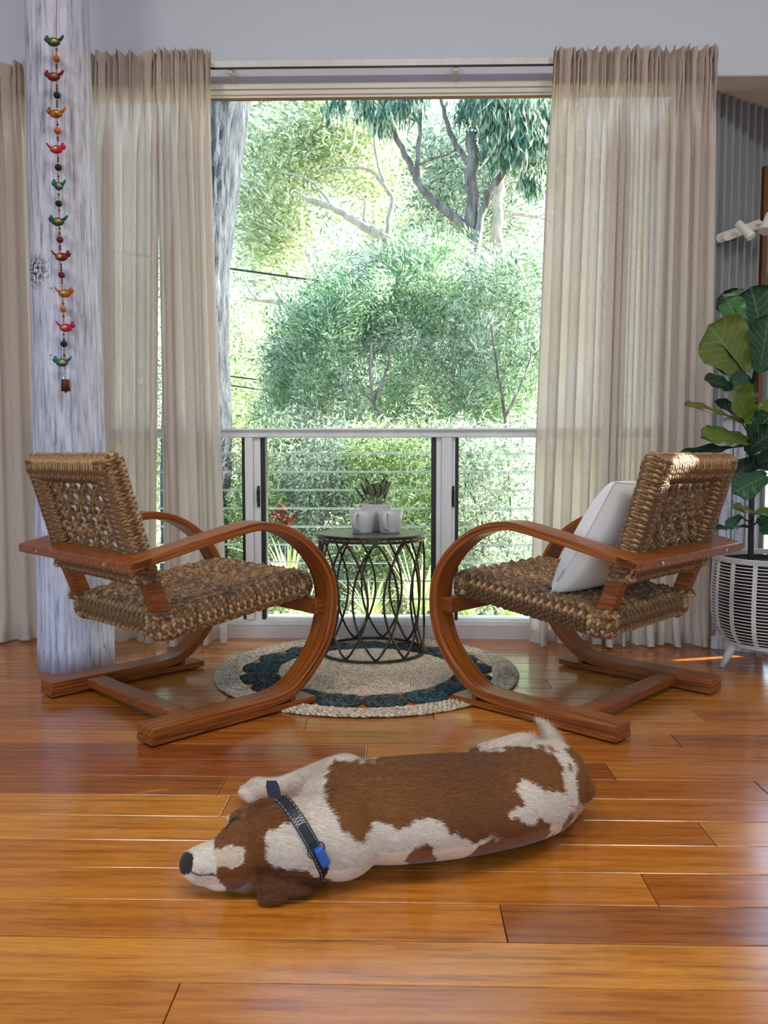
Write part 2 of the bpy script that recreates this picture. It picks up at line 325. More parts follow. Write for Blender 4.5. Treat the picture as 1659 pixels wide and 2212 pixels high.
wallbox('trim_1', 'cream_gloss', (WX0, WX1, WY-.012, WY+.0, 2.408, 2.425), (WX0, WX1, WY-.005, WY+.02, 2.425, 2.432), (WX0, WX1, WY-.012, WY+.02, 2.432, 2.458), (WX0, WX1, WY-.006, WY+.02, 2.396, 2.408), (WX0, WX1, WY+.0, WY+.02, 2.408, 2.425))
wallbox('trim_2', 'seal_brown', (WX0, WX1, WY-.004, WY+.012, 2.390, 2.396))
# window: upper fixed pane over three louvre bays
win = MB().box(WX0, WX1, WY-.012, WY+.10, .058, .082).box(WX0, WX1, WY-.018, WY+.10, .913, .945).box(WX0, WX1, WY-.030, WY+.02, .943, .954).box(WX0, WX0+.05, WY-.01, WY+.1, .08, 2.39).box(WX1-.05, WX1, WY-.01, WY+.1, .08, 2.39).build('window_1', M['white_gloss']); win['kind'] = 'structure'; bevel(win, .003)
link_ = lambda *a, **k: link(*a, **k)
MB().box(WX0+.05, WX1-.05, WY+.021, WY+.027, .954, 2.42).build('pane', M['glass'], win)
for name, x0, x1 in (('mullion', -.712, -.675), ('mullion', .174, .221)):
    bevel(MB().box(x0, x1, WY-.016, WY+.10, .082, .913).build(name, M['white_gloss'], win), .003)
bays = [(WX0+.05, -.729, None), (-.623, .146, None), (.252, WX1-.05, None)]
for x0, x1 in ((-.675, -.643), (.151, .174), (.221, .236)):
    bevel(MB().box(x0, x1, WY-.002, WY+.09, .082, .913).build('louvre_frame', M['white_gloss'], win), .002)
for x0, x1 in ((-.729, -.713), (-.643, -.623), (.130, .151), (.236, .252), (WX0+.05, WX0+.066), (WX1-.066, WX1-.05)):
    ch = MB().box(x0, x1, WY+.006, WY+.075, .084, .912).build('louvre_channel', M['black_rubber'], win)
for x0, x1, _ in bays:
    MB().box(x0, x1, WY+.0, WY+.09, .082, .090).build('sill_channel', M['white_gloss'], win)
    k = 0
    while k < 10:
        z0 = .085+k*.0835; z1 = z0+.092; x0a, x1a = x0+.0, x1-.0
        y0, y1 = WY+.030, WY+.042
        # a blade leans outwards at its foot and laps the one below
        V = []
        for x in (x0a, x1a):
            V += [(x, y1, z0), (x, y1+.005, z0), (x, y0+.005, z1), (x, y0, z1)]
        bl = link('louvre_blade', mesh('louvre_blade', V, [(0, 3, 7, 4), (1, 5, 6, 2), (0, 4, 5, 1), (3, 2, 6, 7), (0, 1, 2, 3), (4, 7, 6, 5)]), M['glass'], win)
        MB().box(x0a, x1a, y0-.0008, y0+.0055, z1-.0030, z1+.0008).box(x0a, x1a, y1-.0005, y1+.0055, z0-.0008, z0+.0020).build('polished_edge', M['glass_edge'], bl)
        k += 1
for hx in (-.652, .2275):
    hb = MB().box(hx-.006, hx+.006, WY-.012, WY-.002, .60, .695).tube([(hx, WY-.010, .612), (hx, WY-.030, .625), (hx, WY-.030, .675), (hx, WY-.012, .69)], .005, 8)
    bevel(hb.build('louvre_handle', M['black_metal'], win), .002)
# curtain track and brackets
tk = thing('curtain_track', (-.1, 3.60, 2.49), 'slim white curtain track above the big window', 'track')
MB().box(-2.3, 1.32, 3.640, 3.665, 2.494, 2.520).build('rail', M['white_gloss'], tk); MB().box(-2.3, 1.32, 3.640, 3.648, 2.489, 2.494).build('groove', M['black_metal'], tk)
for bx in (-.745, .225):
    bevel(MB().box(bx-.011, bx+.011, WY-.006, WY, 2.462, 2.535).box(bx-.011, bx+.011, 3.65, WY, 2.520, 2.526).box(bx-.008, bx+.008, 3.650, 3.662, 2.474, 2.53).build('bracket', M['white_plastic'], tk), .002)

# nook to the right behind the front wall: ribbed iron cladding, timber framed glass door, whitewashed dado
A0, A1 = at(1540, 300, 3.90), at(1652, 300, 4.08)
def ribbed(p0, p1, z0, z1, pitch=.052, dep=.020):
    d = (p1-p0); d[2] = 0; ln = np.linalg.norm(d); d /= ln; nrm = np.array([-d[1], d[0], 0])*-1; V = []; n = int(ln/pitch)
    s = 0; prof = []
    while s < ln+pitch:
        prof += [(s, 0), (s+pitch*.62, 0), (s+pitch*.70, dep), (s+pitch*.92, dep)]; s += pitch
    for z in (z0, z1):
        for (t, q) in prof: V.append(p0*np.array([1, 1, 0])+d*t+nrm*q*1.0+np.array([0, 0, z]))
    for z in (z0, z1):
        for (t, q) in prof: V.append(p0*np.array([1, 1, 0])+d*t-nrm*.04+np.array([0, 0, z]))
    k = len(prof)
    F = [(i, i+1, k+i+1, k+i) for i in range(k-1)]+[(2*k+i, 3*k+i, 3*k+i+1, 2*k+i+1) for i in range(k-1)]
    F += [(i, 2*k+i, 2*k+i+1, i+1) for i in range(k-1)]+[(k+i, k+i+1, 3*k+i+1, 3*k+i) for i in range(k-1)]
    return V, F
V, F = ribbed(at(1530, 300, 3.87), at(1645, 300, 4.07), 0, 2.475); o = link('wall_nook', mesh('wall_nook', V, F), M['corrugated']); o['kind'] = 'structure'
q = at(1650, 300, 4.07)
V, F = ribbed(np.array([q[0], 4.08, 0]), np.array([3.2, 4.5, 0]), 2.20, 2.475); o = link('wall_nook_top', mesh('wall_nook_top', V, F), M['corrugated']); o['kind'] = 'structure'
d1 = thing('door_1', (q[0]+.4, 4.2, 0), None, None); d1['kind'] = 'structure'
def slab(p, r, z0, z1, dep=.045):
    p = np.array(p, float); r = np.array(r, float); d = (r-p)/np.linalg.norm(r-p); nn = np.array([d[1], -d[0]])*dep/2
    V = [(*(a+s*nn), z) for z in (z0, z1) for a in (p, r) for s in (1, -1)]
    return V, [(0, 1, 3, 2), (4, 6, 7, 5), (0, 2, 6, 4), (1, 5, 7, 3), (0, 4, 5, 1), (2, 3, 7, 6)]
D0 = np.array([q[0]-.012, 4.075]); D1 = np.array([3.15, 4.5]); dd = (D1-D0)/np.linalg.norm(D1-D0)
wd = MB(); wood_m = simple('door_timber', (.30, .12, .035), .4); wood(wood_m, (12, 12, 1), (.15, .05, .012), (.36, .15, .04), (.52, .25, .08))
def dpart(name, a, b, z0, z1, mt, dep=.05): V, F = slab(D0+dd*a, D0+dd*b, z0, z1, dep); return link(name, mesh(name, V, F), M[mt], d1)
dpart('stile', 0, .024, 0, 2.20, 'dark_timber', .07); dpart('head', .024, 1.5, 2.165, 2.20, 'dark_timber', .07)
dpart('rail', .024, 1.5, 2.115, 2.155, 'door_timber'); dpart('rail', .024, 1.5, 2.07, 2.105, 'door_timber')
dpart('stile', .72, .78, 0, 2.07, 'door_timber'); dpart('pane', .024, .72, .10, 2.07, 'glass', .006); dpart('pane', .78, 1.5, .10, 2.07, 'glass', .006); dpart('threshold', 0, 1.5, 0, .10, 'white_gloss')
# whitewashed dado
P0 = atz(1545, 1400, 0)[:2]; P1 = atz(1630, 1410, 0)[:2]
dado = thing('trim_3', (P0[0], P0[1], 0), None, None); dado['kind'] = 'structure'
nb = 3
for i in range(nb):
    a = P0+(P1-P0)*i/nb; b = P0+(P1-P0)*(i+1)/nb; gdir = (b-a)*.06
    V, F = slab(a+gdir, b-gdir, .0, 1.0, .03+.006*(i % 2)); bevel(link('dado_plank', mesh('dado_plank', V, F), M['whitewash'], dado), .003)
V, F = slab(P0, P1, .985, 1.03, .07); bevel(link('cap_rail', mesh('cap_rail', V, F), M['whitewash'], dado), .012)
V, F = slab(P0, P1, .06, .975, .012); link('backing_strip', mesh('backing_strip', V, F), M['corrugated'], dado)
V, F = slab(P0+(P0-P1)*.1, P0+(P1-P0)*1.9, 0, .055, .045); bevel(link('skirting_strip', mesh('skirting_strip', V, F), M['whitewash'], dado), .004)

# ------------------------------------------------------------------ whitewashed log post
post = thing('log_post', (-1.30, 3.215, 0), 'whitewashed round log post standing left of the window', 'post')
n, hh = 48, 44; V = []
for j in range(hh+1):
    z = 4.2*j/hh; r = .146-.0125*min(z, 2.5); cx = -1.302-.004*z
    for k in range(n):
        a = 2*PI*k/n; rr = r*(1+.012*math.sin(3*a+z*1.3)+.008*math.sin(7*a+z*2.1)+.006*math.sin(z*5+a))
        if abs(a-(1.5*PI+.12)) < .05 and z < .95: rr -= .006
        V.append((cx+rr*math.cos(a), 3.215+rr*math.sin(a), z))
F = [(j*n+k, j*n+(k+1) % n, (j+1)*n+(k+1) % n, (j+1)*n+k) for j in range(hh) for k in range(n)]+[tuple(range(n))[::-1], tuple(range(hh*n, hh*n+n))]
link('trunk', mesh('trunk', V, F, True), M['whitewash'], post)

# ------------------------------------------------------------------ curtains
def curtain(name, x0t, x1t, x0b, x1b, nf, label, ztop, Yc=3.60, seed=0, amp=.042, gaps=()):
    rs = np.random.RandomState(seed); nu, nv = nf*40, 90
    ws = rs.uniform(.5, 1.6, nf); e = np.concatenate([[0], np.cumsum(ws)])/ws.sum()
    u = np.linspace(0, 1, nu+1); ph = np.interp(u, e, np.arange(nf+1))*2*PI
    af = np.interp(u, (e[:-1]+e[1:])/2, rs.uniform(.45, 1.15, nf))
    hp = u*nf*2*PI*2.3; V = []; drift = rs.uniform(-1, 1, nf+1)
    dr = np.interp(u, e, drift)
    for j in range(nv+1):
        t = j/nv; hd = t**1.6
        z = ztop*(1-t) + .006*t; s = ztop-z
        k = min(1, max(0, (s-.10)/.35)); k = k*k*(3-2*k)
        xl = x0t+(x0b-x0t)*t; xr = x1t+(x1b-x1t)*t
        phs = ph+.55*dr*t*2+.3*np.sin(t*3+dr*4)
        y = (1-k)*(.019*np.sin(hp+2*np.sin(u*40))+.006*np.sin(ph*.5+3)) + k*amp*af*(.55*np.sin(phs)+.6*(1-2*np.abs(np.sin(phs*.5-.7))**.8)+.16*np.sin(2*phs+1+dr*2)+.22*np.sin(.41*phs+t*4))
        x = xl+(xr-xl)*u + k*(-.010)*np.sin(2*phs)*af + (1-k)*.004*np.cos(hp)
        if s < .13: y = y*(.75+.45*abs(.07-s)/.07); x = x + .006*np.sin(hp*.71)*(1 if s < .04 else .2)
        zz = np.full_like(u, z)
        if s < .03: zz = zz + .005*np.sin(hp*.5+u*9)*(1-s/.03)+.003*np.sin(hp)
        if t > .93:
            f = (t-.93)/.07; y = y - .05*f*f*np.clip(np.sin(phs*.5+dr), -.2, 1) ; zz = zz + .012*f*(np.sin(phs*.7)+1)*.5*(1-f*.4)
        V += list(zip(x, Yc+y, zz))
    V = np.array(V); nn = nu+1
    i = np.arange(nv)[:, None]*nn+np.arange(nu)[None, :]; i = i.ravel()
    F = np.stack([i, i+1, i+nn+1, i+nn], 1)
    rt = thing(name, ((x0t+x1t)/2, Yc, 0), label, 'curtain', 'linen curtains along the window wall')
    o = link('cloth', mesh('cloth', V, F, True), M['linen'], rt)
    # hem band and gathered heading tape are sewn on as thicker strips
    nb = 3
    ib = np.arange(nv-2, nv)[:, None]*nn+np.arange(nu)[None, :]; ib = ib.ravel(); Vh = V+np.array([0, .0025, 0]); Fh = np.stack([ib, ib+1, ib+nn+1, ib+nn], 1)
    us = np.unique(Fh); mp = np.full(len(V), -1); mp[us] = np.arange(len(us)); link('hem', mesh('hem', Vh[us], mp[Fh], True), M['linen'], rt)
    r0, r1 = 0, 5
    ib = np.arange(r0, r1)[:, None]*nn+np.arange(nu)[None, :]; ib = ib.ravel(); Vh = V+np.array([0, .003, 0]); Fh = np.stack([ib, ib+1, ib+nn+1, ib+nn], 1)
    us = np.unique(Fh); mp = np.full(len(V), -1); mp[us] = np.arange(len(us)); link('heading_tape', mesh('heading_tape', Vh[us], mp[Fh], True), M['linen'], rt)
    return rt
curtain('curtain', -1.36, -1.035, -1.40, -1.10, 5, 'linen curtain panel hanging directly beside the log post, right of it', 2.545, 3.61, 4, .044)
curtain('curtain', -1.05, -.822, -1.045, -.775, 4, 'narrow linen curtain panel at the left edge of the garden view', 2.545, 3.59, 3, .046)
curtain('curtain', .628, 1.315, .560, 1.335, 13, 'wide gathered linen curtain at the right side of the window', 2.535, 3.60, 8, .044)
curtain('curtain', -2.15, -1.50, -2.2, -1.47, 8, 'linen curtain at the far left edge behind the log post', 2.50, 3.60, 5, .030)

# ------------------------------------------------------------------ rope strand tools
def _loz(ns=3, nr=4):
    V = [(-1, 0, 0)]
    for i in range(ns):
        x = -1+2*(i+1)/(ns+1); r = math.sqrt(max(0, 1-x*x))**.85
        V += [(x, r*math.cos(2*PI*k/nr+.4), r*math.sin(2*PI*k/nr+.4)) for k in range(nr)]
    V.append((1, 0, 0)); l = len(V)-1; F = [(0, 1+(k+1) % nr, 1+k) for k in range(nr)]
    for i in range(ns-1):
        for k in range(nr):
            a, b, c_, d = 1+i*nr+k, 1+i*nr+(k+1) % nr, 1+(i+1)*nr+(k+1) % nr, 1+(i+1)*nr+k; F += [(a, b, c_), (a, c_, d)]
    F += [(l, l-nr+k, l-nr+(k+1) % nr) for k in range(nr)]
    return np.array(V), np.array(F)
LZ = _loz(3, 5); LZ8 = _loz(1, 4)
def strands(Cn, X, Y, Z, size, T=LZ):
    "place plump strand pieces: centres, axes (length, width, thickness), sizes"
    V0, F0 = T; m = len(Cn)
    V = Cn[:, None, :] + (V0[None, :, 0:1]*size[:, None, 0:1])*X[:, None, :] + (V0[None, :, 1:2]*size[:, None, 1:2])*Y[:, None, :] + (V0[None, :, 2:3]*size[:, None, 2:3])*Z[:, None, :]
    F = F0[None]+(np.arange(m)*len(V0))[:, None, None]
    return V.reshape(-1, 3), F.reshape(-1, 3)
def braid(P, Nn, wd, pitch, seed=0, closed=False, T=LZ, ang=.5, fat=1.0, thick=.42):
    P = np.asarray(P, float); Nn = np.asarray(Nn, float); rs = np.random.RandomState(seed)
    d = np.concatenate([[0], np.cumsum(np.linalg.norm(np.diff(P, axis=0), axis=1))]); n = max(2, int(round(d[-1]/pitch)))
    Cs = []; Xs = []; Ys = []; Zs = []; S = []
    for side in (-1, 1):
        t = (np.arange(n)+(.25 if side < 0 else .75))/n*d[-1]
        c = np.stack([np.interp(t, d, P[:, i]) for i in range(3)], 1); c2 = np.stack([np.interp(t+.003, d, P[:, i]) for i in range(3)], 1); c0 = np.stack([np.interp(t-.003, d, P[:, i]) for i in range(3)], 1)
        tt = c2-c0; tt /= np.linalg.norm(tt, axis=1)[:, None]+1e-9
        nn = np.stack([np.interp(t, d, Nn[:, i]) for i in range(3)], 1); nn -= tt*(nn*tt).sum(1)[:, None]; nn /= np.linalg.norm(nn, axis=1)[:, None]+1e-9
        b = np.cross(nn, tt); a = ang+rs.uniform(-.14, .14, n)
        x = tt*np.cos(a)[:, None]+side*b*np.sin(a)[:, None] + nn*rs.uniform(-.12, .12, n)[:, None]; x /= np.linalg.norm(x, axis=1)[:, None]
        y = np.cross(nn, x)
        Cs.append(c+side*b*wd*.24+nn*rs.uniform(-.04, .06, n)[:, None]*wd+tt*rs.uniform(-.1, .1, n)[:, None]*pitch); Xs.append(x); Ys.append(y); Zs.append(np.cross(x, y))
        S.append(np.stack([rs.uniform(.82, 1.12, n)*pitch*.98*fat, rs.uniform(.85, 1.15, n)*wd*.29*fat, np.full(n, wd*thick)], 1))
    return strands(np.concatenate(Cs), np.concatenate(Xs), np.concatenate(Ys), np.concatenate(Zs), np.concatenate(S), T)

# ------------------------------------------------------------------ armchairs
def make_chair(label, loc, rz):
    root = thing('armchair', loc, label, 'chair', 'woven rope armchairs with bentwood frames', rz)
    HW = .381; TM = M['chair_timber']
    out = spline([(0, .026), (.2, .026), (.35, .026), (.44, .028), (.50, .037), (.545, .056), (.590, .091), (.635, .135), (.677, .195), (.700, .26), (.709, .32), (.706, .38), (.692, .43), (.660, .485), (.615, .533), (.567, .570), (.522, .595), (.475, .612), (.431, .621), (.381, .624), (.328, .617), (.227, .597), (.116, .573), (.004, .548), (-.058, .534)], 5)
    T = np.gradient(out, axis=0); T /= np.linalg.norm(T, axis=1)[:, None]; Ni = np.stack([-T[:, 1], T[:, 0]], 1)
    th = np.interp(np.arange(len(out)), [0, len(out)*.3, len(out)*.8, len(out)-1], [.030, .031, .028, .026])
    inn = out+Ni*th[:, None]
    for sgn in (-1, 1):
        y0 = -HW if sgn < 0 else HW-.09; y1 = y0+.09; V = []
        for y in (y0, y1):
            V += [(p[0], y, p[1]) for p in out]+[(p[0], y, p[1]) for p in inn]
        n = len(out); F = []
        for i in range(n-1):
            F += [(i, i+1, n+i+1, n+i), (2*n+i, 3*n+i, 3*n+i+1, 2*n+i+1), (i, 2*n+i, 2*n+i+1, i+1), (n+i, n+i+1, 3*n+i+1, 3*n+i)]
        F += [(0, n, 3*n, 2*n), (n-1, 3*n-1, 4*n-1, 2*n-1)]
        me_ = mesh('bentwood_side', V, F); arc = np.concatenate([[0], np.cumsum(np.linalg.norm(np.diff(out, axis=0), axis=1))]); UVv = np.concatenate([np.stack([arc, arc*0+(y+q_)], 1) for y in (y0, y1) for q_ in (0, .03)])
        ul = me_.uv_layers.new(name='uv'); ul.data.foreach_set('uv', UVv[[l_.vertex_index for l_ in me_.loops]].astype(np.float32).ravel())
        o = link('bentwood_side', me_, M['bent_timber'], root, world=False); bevel(o, .004, 2)
        # laminate joint line and lower runner under the loop
        V = [(x, y, z) for y in (y0+.001, y1-.001) for x, z in ((-.001, .006), (.607, .006), (.607, .0262), (-.001, .0262))]
        o = link('runner', mesh('runner', V, [(0, 3, 2, 1), (4, 5, 6, 7), (0, 1, 5, 4), (1, 2, 6, 5), (2, 3, 7, 6), (3, 0, 4, 7)]), TM, root, world=False); bevel(o, .0015)
        for fx in (.02, .54):
            MB().lathe([(.014, 0), (.016, .003), (.016, .0065)], 14, (fx+.02, (y0+y1)/2, 0)).build('foot', M['black_rubber'], root, world=False)
        MB().tube([(.515, y0+.006, .035), (.515, y1-.006, .035)], .0105, 12).build('dowel', M['dark_timber'], root, world=False)
        # upright post between seat corner and backrest
        yc = (-HW+.118) if sgn < 0 else (HW-.118)
        V = []
        for (s, z) in ((.112, .33), (.048, .50)):
            V += [(s-.026, yc-.020, z-.004), (s+.026, yc-.020, z+.008), (s+.026, yc+.020, z+.008), (s-.026, yc+.020, z-.004)]
        bevel(link('upright', mesh('upright', V, [(0, 3, 2, 1), (4, 5, 6, 7)]+[(a, (a+1) % 4, (a+1) % 4+4, a+4) for a in range(4)]), TM, root, world=False), .004)
        kn = [braid([(.10+.036*math.cos(a), yc+.032*math.sin(a), .355) for a in np.linspace(0, 2*PI, 20)], [(math.cos(a), math.sin(a), .5) for a in np.linspace(0, 2*PI, 20)], .024, .014, 5)]
        kn.append(braid([(.052+.034*math.cos(a), yc+.030*math.sin(a), .470) for a in np.linspace(0, 2*PI, 20)], [(math.cos(a), math.sin(a), .2) for a in np.linspace(0, 2*PI, 20)], .024, .014, 6))
        for V, F in kn: link('binding', mesh('binding', V, F, True), M['rope'], root, world=False)
    def bx(name, x0, x1, y0, y1, z0, z1, bv=.005, rot=None, mt=TM):
        b = MB().box(x0, x1, y0, y1, z0, z1); o = b.build(name, mt, root, world=False); bevel(o, bv); return o
    bx('crossbar', .640, .684, -HW+.035, HW-.035, .292, .346)
    bx('stretcher', .125, .19, -HW+.088, HW-.088, .018, .050)
    # back plank, sloping with the arms
    V = [(x, y, z) for y in (-HW, HW) for x, z in ((-.062, .5055), (-.062, .5335), (.012, .5495), (.012, .5215))]
    pk = link('back_plank', mesh('back_plank', V, [(0, 1, 2, 3), (7, 6, 5, 4), (0, 4, 5, 1), (1, 5, 6, 2), (2, 6, 7, 3), (3, 7, 4, 0)]), TM, root, world=False); bevel(pk, .004)
    for y in (-.235, .235, -.06, .06)[:2]:
        MB().tube([(-.061, y, .519), (-.0635, y, .519)], .0055, 12).build('screw', M['chrome'], root, world=False)
    # seat
    wS, x0, x1 = .285, .088, .680; tilt = math.atan(.125); zc = .352
    seat = MB().box(.012, x1-x0-.012, -wS+.012, wS-.012, -.030, .026).build('seat', M['rope_core'], root, world=False)
    seat.location = (x0, 0, zc-.036+.0); seat.rotation_euler = (0, -tilt, 0)
    ln = (x1-x0); th2 = .036
    def wrap(h, L2, c=True):      # closed loop around a slab of half height h and half length L2, coordinates (a, z)
        a = []; rr = .030
        for (cx, cz, a0) in ((L2-rr, h-rr, PI/2), (L2-rr, -h+rr, 0)):
            for t in np.linspace(0, PI/2, 7): a.append((cx+rr*math.cos(a0-t), cz+rr*math.sin(a0-t), math.cos(a0-t), math.sin(a0-t)))
        a = np.array(a); top = [(x, h, 0, 1) for x in np.linspace(-(L2-rr), L2-rr, 44)]
        left = a[::-1].copy(); left[:, 0] *= -1; left[:, 2] *= -1
        return np.array(list(left)+top[1:-1]+list(a))
    variants = []
    for vi in range(4):
        w_ = wrap(th2, wS); k = np.linspace(-wS, wS, len(w_)); inner = (np.abs(w_[:, 0]) < wS-.04)
        dz = .0065*np.cos(w_[:, 0]/.030*PI+(vi % 2)*PI)*inner
        P = np.stack([.003*np.sin(w_[:, 0]*40+vi), w_[:, 0], w_[:, 1]+dz], 1); Nn = np.stack([np.zeros(len(w_)), w_[:, 2], w_[:, 3]], 1)
        variants.append(mesh('braid', *braid(P, Nn, .031, .0150, 20+vi), True))
    nb = 20
    for i in range(nb):
        link('braid', variants[(i % 2)+2*((i//2) % 2)], M['rope'], seat, (.012+(ln-.024)*(i+.5)/nb, 0, 0), world=False)
    variants = []
    for vi in range(4):
        w_ = wrap(th2-.001, ln/2); inner = (np.abs(w_[:, 0]) < ln/2-.04)
        dz = -.0065*np.cos(w_[:, 0]/.030*PI+(vi % 2)*PI)*inner
        P = np.stack([w_[:, 0]+ln/2, .003*np.sin(w_[:, 0]*40+vi), w_[:, 1]+dz], 1); Nn = np.stack([w_[:, 2], np.zeros(len(w_)), w_[:, 3]], 1)
        variants.append(mesh('braid', *braid(P, Nn, .031, .0150, 40+vi), True))
    nb = 19
    for i in range(nb):
        link('braid', variants[(i % 2)+2*((i//2) % 2)], M['rope'], seat, (0, -wS+.012+(2*wS-.024)*(i+.5)/nb, 0), world=False)
    # corner braids close the four corners of the seat
    L2c, rrc = .062, .030; prof = [(-.03, th2, 0, 1), (0, th2, 0, 1)]+[(L2c-rrc+rrc*math.sin(t), th2-rrc+rrc*math.cos(t), math.sin(t), math.cos(t)) for t in np.linspace(0, PI/2, 7)]+[(L2c-rrc+rrc*math.cos(t), -th2+rrc-rrc*math.sin(t), math.cos(t), -math.sin(t)) for t in np.linspace(0, PI/2, 7)]
    prof = np.array(prof); cmesh = [mesh('braid', *braid(np.stack([prof[:, 0], 0*prof[:, 0], prof[:, 1]], 1), np.stack([prof[:, 2], 0*prof[:, 0], prof[:, 3]], 1), .030, .0150, 50+q_), True) for q_ in range(2)]
    for cx_, cy_, a_ in ((ln-.052, wS-.052, 45), (.052, wS-.052, 135), (.052, -wS+.052, 225), (ln-.052, -wS+.052, 315)):
        for q_, da_ in enumerate((-38, -13, 13, 38)): link('braid', cmesh[q_ % 2], M['rope'], seat, (cx_, cy_, 0), (0, 0, math.radians(a_+da_)), world=False)
    # backrest in its own tilted frame: local x = outward (front), y = lateral, z = up along the back
    ba = math.atan(.30); bz0, bx0 = .462, .062; BH = .385; BW = .280
    rw, rd = .044, .031
    def rail(name, y0, y1, z0, z1, vert, seed):
        core = MB().box(-rd*.6, rd*.6, y0, y1, z0, z1).build(name, M['rope_core'], root, world=False)
        core.location = (bx0, 0, bz0); core.rotation_euler = (0, -ba, 0)
        vs_ = []
        for vi in range(3):
            a = np.linspace(0, 2*PI, 36)
            ca, sa = np.cos(a), np.sin(a); e = .72
            px = np.sign(ca)*np.abs(ca)**e*rd; pw = np.sign(sa)*np.abs(sa)**e*rw
            if vert: P = np.stack([px, pw, 0*a], 1); Nn = np.stack([ca, sa*.8, 0*a], 1)
            else: P = np.stack([px, 0*a, pw*.82], 1); Nn = np.stack([ca, 0*a, sa*.8], 1)
            vs_.append(mesh('braid', *braid(P, Nn, .0195, .0142, seed+vi, ang=.32, fat=1.08, thick=.45), True))
        if vert:
            n = int((z1-z0)/.0165)
            for i in range(n): link('braid', vs_[i % 3], M['rope'], core, (0, (y0+y1)/2+RS.uniform(-.002, .002), z0+(z1-z0)*(i+.5)/n), (RS.uniform(-.08, .08), RS.uniform(-.05, .05), 0), world=False)
        else:
            n = int((y1-y0)/.0165)
            for i in range(n): link('braid', vs_[i % 3], M['rope'], core, (0, y0+(y1-y0)*(i+.5)/n, (z0+z1)/2+RS.uniform(-.002, .002)), (RS.uniform(-.08, .08), 0, RS.uniform(-.05, .05)), world=False)
    rail('back_rail', -BW+.008, -BW+2*rw-.008, .03, BH-.008, True, 60); rail('back_rail', BW-2*rw+.008, BW-.008, .03, BH-.008, True, 64)
    rail('top_rail', -BW+.012, BW-.012, BH-.066, BH-.008, False, 68); rail('bottom_rail', -BW+.012, BW-.012, .0, .058, False, 72)
    def cord(P, seed):
        P = np.array(P, float); Nn = np.tile([1.0, 0, .01], (len(P), 1)); V, F = braid(P, Nn, .0150, .0125, seed, ang=.42, thick=.5)
        o = link('back_cord', mesh('back_cord', V, F, True), M['rope'], root, (bx0, 0, bz0), (0, -ba, 0), world=False)
    nv_ = 10; yi = BW-2*rw+.01
    for i in range(nv_):
        y = -yi+2*yi*(i+.5)/nv_; z = np.linspace(.045, BH-.05, 30); cord(np.stack([.006*np.cos(z/.037*PI+i*PI), y+.002*np.sin(z*60+i), z], 1), 80+i)
    for j in range(7):
        z = .070+(BH-.11-.03)*(j+.3)/6.6; y = np.linspace(-yi, yi, 40); cord(np.stack([-.006*np.cos((y+yi)/(2*yi)*nv_*PI+j*PI), y, z+.002*np.sin(y*60+j)], 1), 100+j)
    return root
def copy_tree(o, parent=None):
    c = o.copy(); C.objects.link(c)
    if parent is not None: c.parent = parent; c.matrix_parent_inverse = o.matrix_parent_inverse.copy()
    for ch in list(o.children): copy_tree(ch, c)
    return c
aL = math.radians(46.5); lL = np.array([-math.sin(aL), math.cos(aL)]); oL = np.array([-.709, 2.276])+lL*.381
aR = math.radians(137.5); lR = -np.array([-math.sin(aR), math.cos(aR)]); oR = np.array([.613, 2.333])+lR*.381
chair = make_chair('woven rope armchair on the left beside the log post, empty seat', (oL[0], oL[1], 0), aL)
ch2 = copy_tree(chair); ch2.location = (oR[0], oR[1], 0); ch2.rotation_euler = (0, 0, aR)
ch2['label'] = 'woven rope armchair on the right holding a white cushion'
for rt, side in ((chair, -1), (ch2, 1)):      # small stamped maker mark on the stretcher
    o = MB().box(.1235, .1255, side*.02-.02, side*.02+.02, .024, .043).build('stamp', M['dark_timber'], rt, world=False)

# ------------------------------------------------------------------ cushion on the right chair
def chairpt(a, o, s, lat, z):      # lat measured from chair centre, local y
    return np.array([o[0]+s*math.cos(a)-lat*math.sin(a), o[1]+s*math.sin(a)+lat*math.cos(a), z])
cu = thing('cushion', chairpt(aR, oR, .24, 0, .42), 'white linen cushion leaning in the right rope armchair', 'cushion')
n = 36; g = np.linspace(-1, 1, n+1); V = []; F = []
S0, Z0, S1, Z1 = .300, .392, .085, .752
for sd in (1, -1):
    for a in g:
        for b in g:
            t = (max(0, 1-abs(a)**2.6)*max(0, 1-abs(b)**2.6))**.42*.084
            t += .0035*math.sin(a*9+b*4)*(1-a*a)*(1-b*b)
            pin = 1-.055*(1-abs(b))*0 ; aa = a*(1-.06*(1-b*b)); bb_ = b*(1-.06*(1-a*a))
            s = S0+(S1-S0)*(bb_+1)/2; z = Z0+(Z1-Z0)*(bb_+1)/2
            s += .030*(1-bb_*bb_)*0; nx, nzv = (Z1-Z0), -(S1-S0); nl = math.hypot(nx, nzv)
            V.append(chairpt(aR, oR, s+sd*t*nx/nl, aa*.250+.010, z+sd*t*nzv/nl))
nn = n+1; base = nn*nn
for i in range(n):
    for j in range(n):
        a = i*nn+j; F.append((a, a+nn, a+nn+1, a+1)); b = base+a; F.append((b, b+1, b+nn+1, b+nn))
cm = link('cover', mesh('cover', V, F, True), M['cushion_linen'], cu)
ed = [V[0*nn+j] for j in range(nn)]; ed2 = [V[n*nn+j] for j in range(nn)]; ed3 = [V[i*nn] for i in range(nn)]; ed4 = [V[i*nn+n] for i in range(nn)]
sb = MB()
for e_ in (ed, ed2, ed3, ed4): sb.tube(np.array(e_), .0022, 6)
sb.build('piping', M['cushion_linen'], cu, smooth=True)
k_ = V[n*nn+4]; k2 = V[n*nn+8]; dv = chairpt(aR, oR, 0, .006, 0)-chairpt(aR, oR, 0, 0, 0)
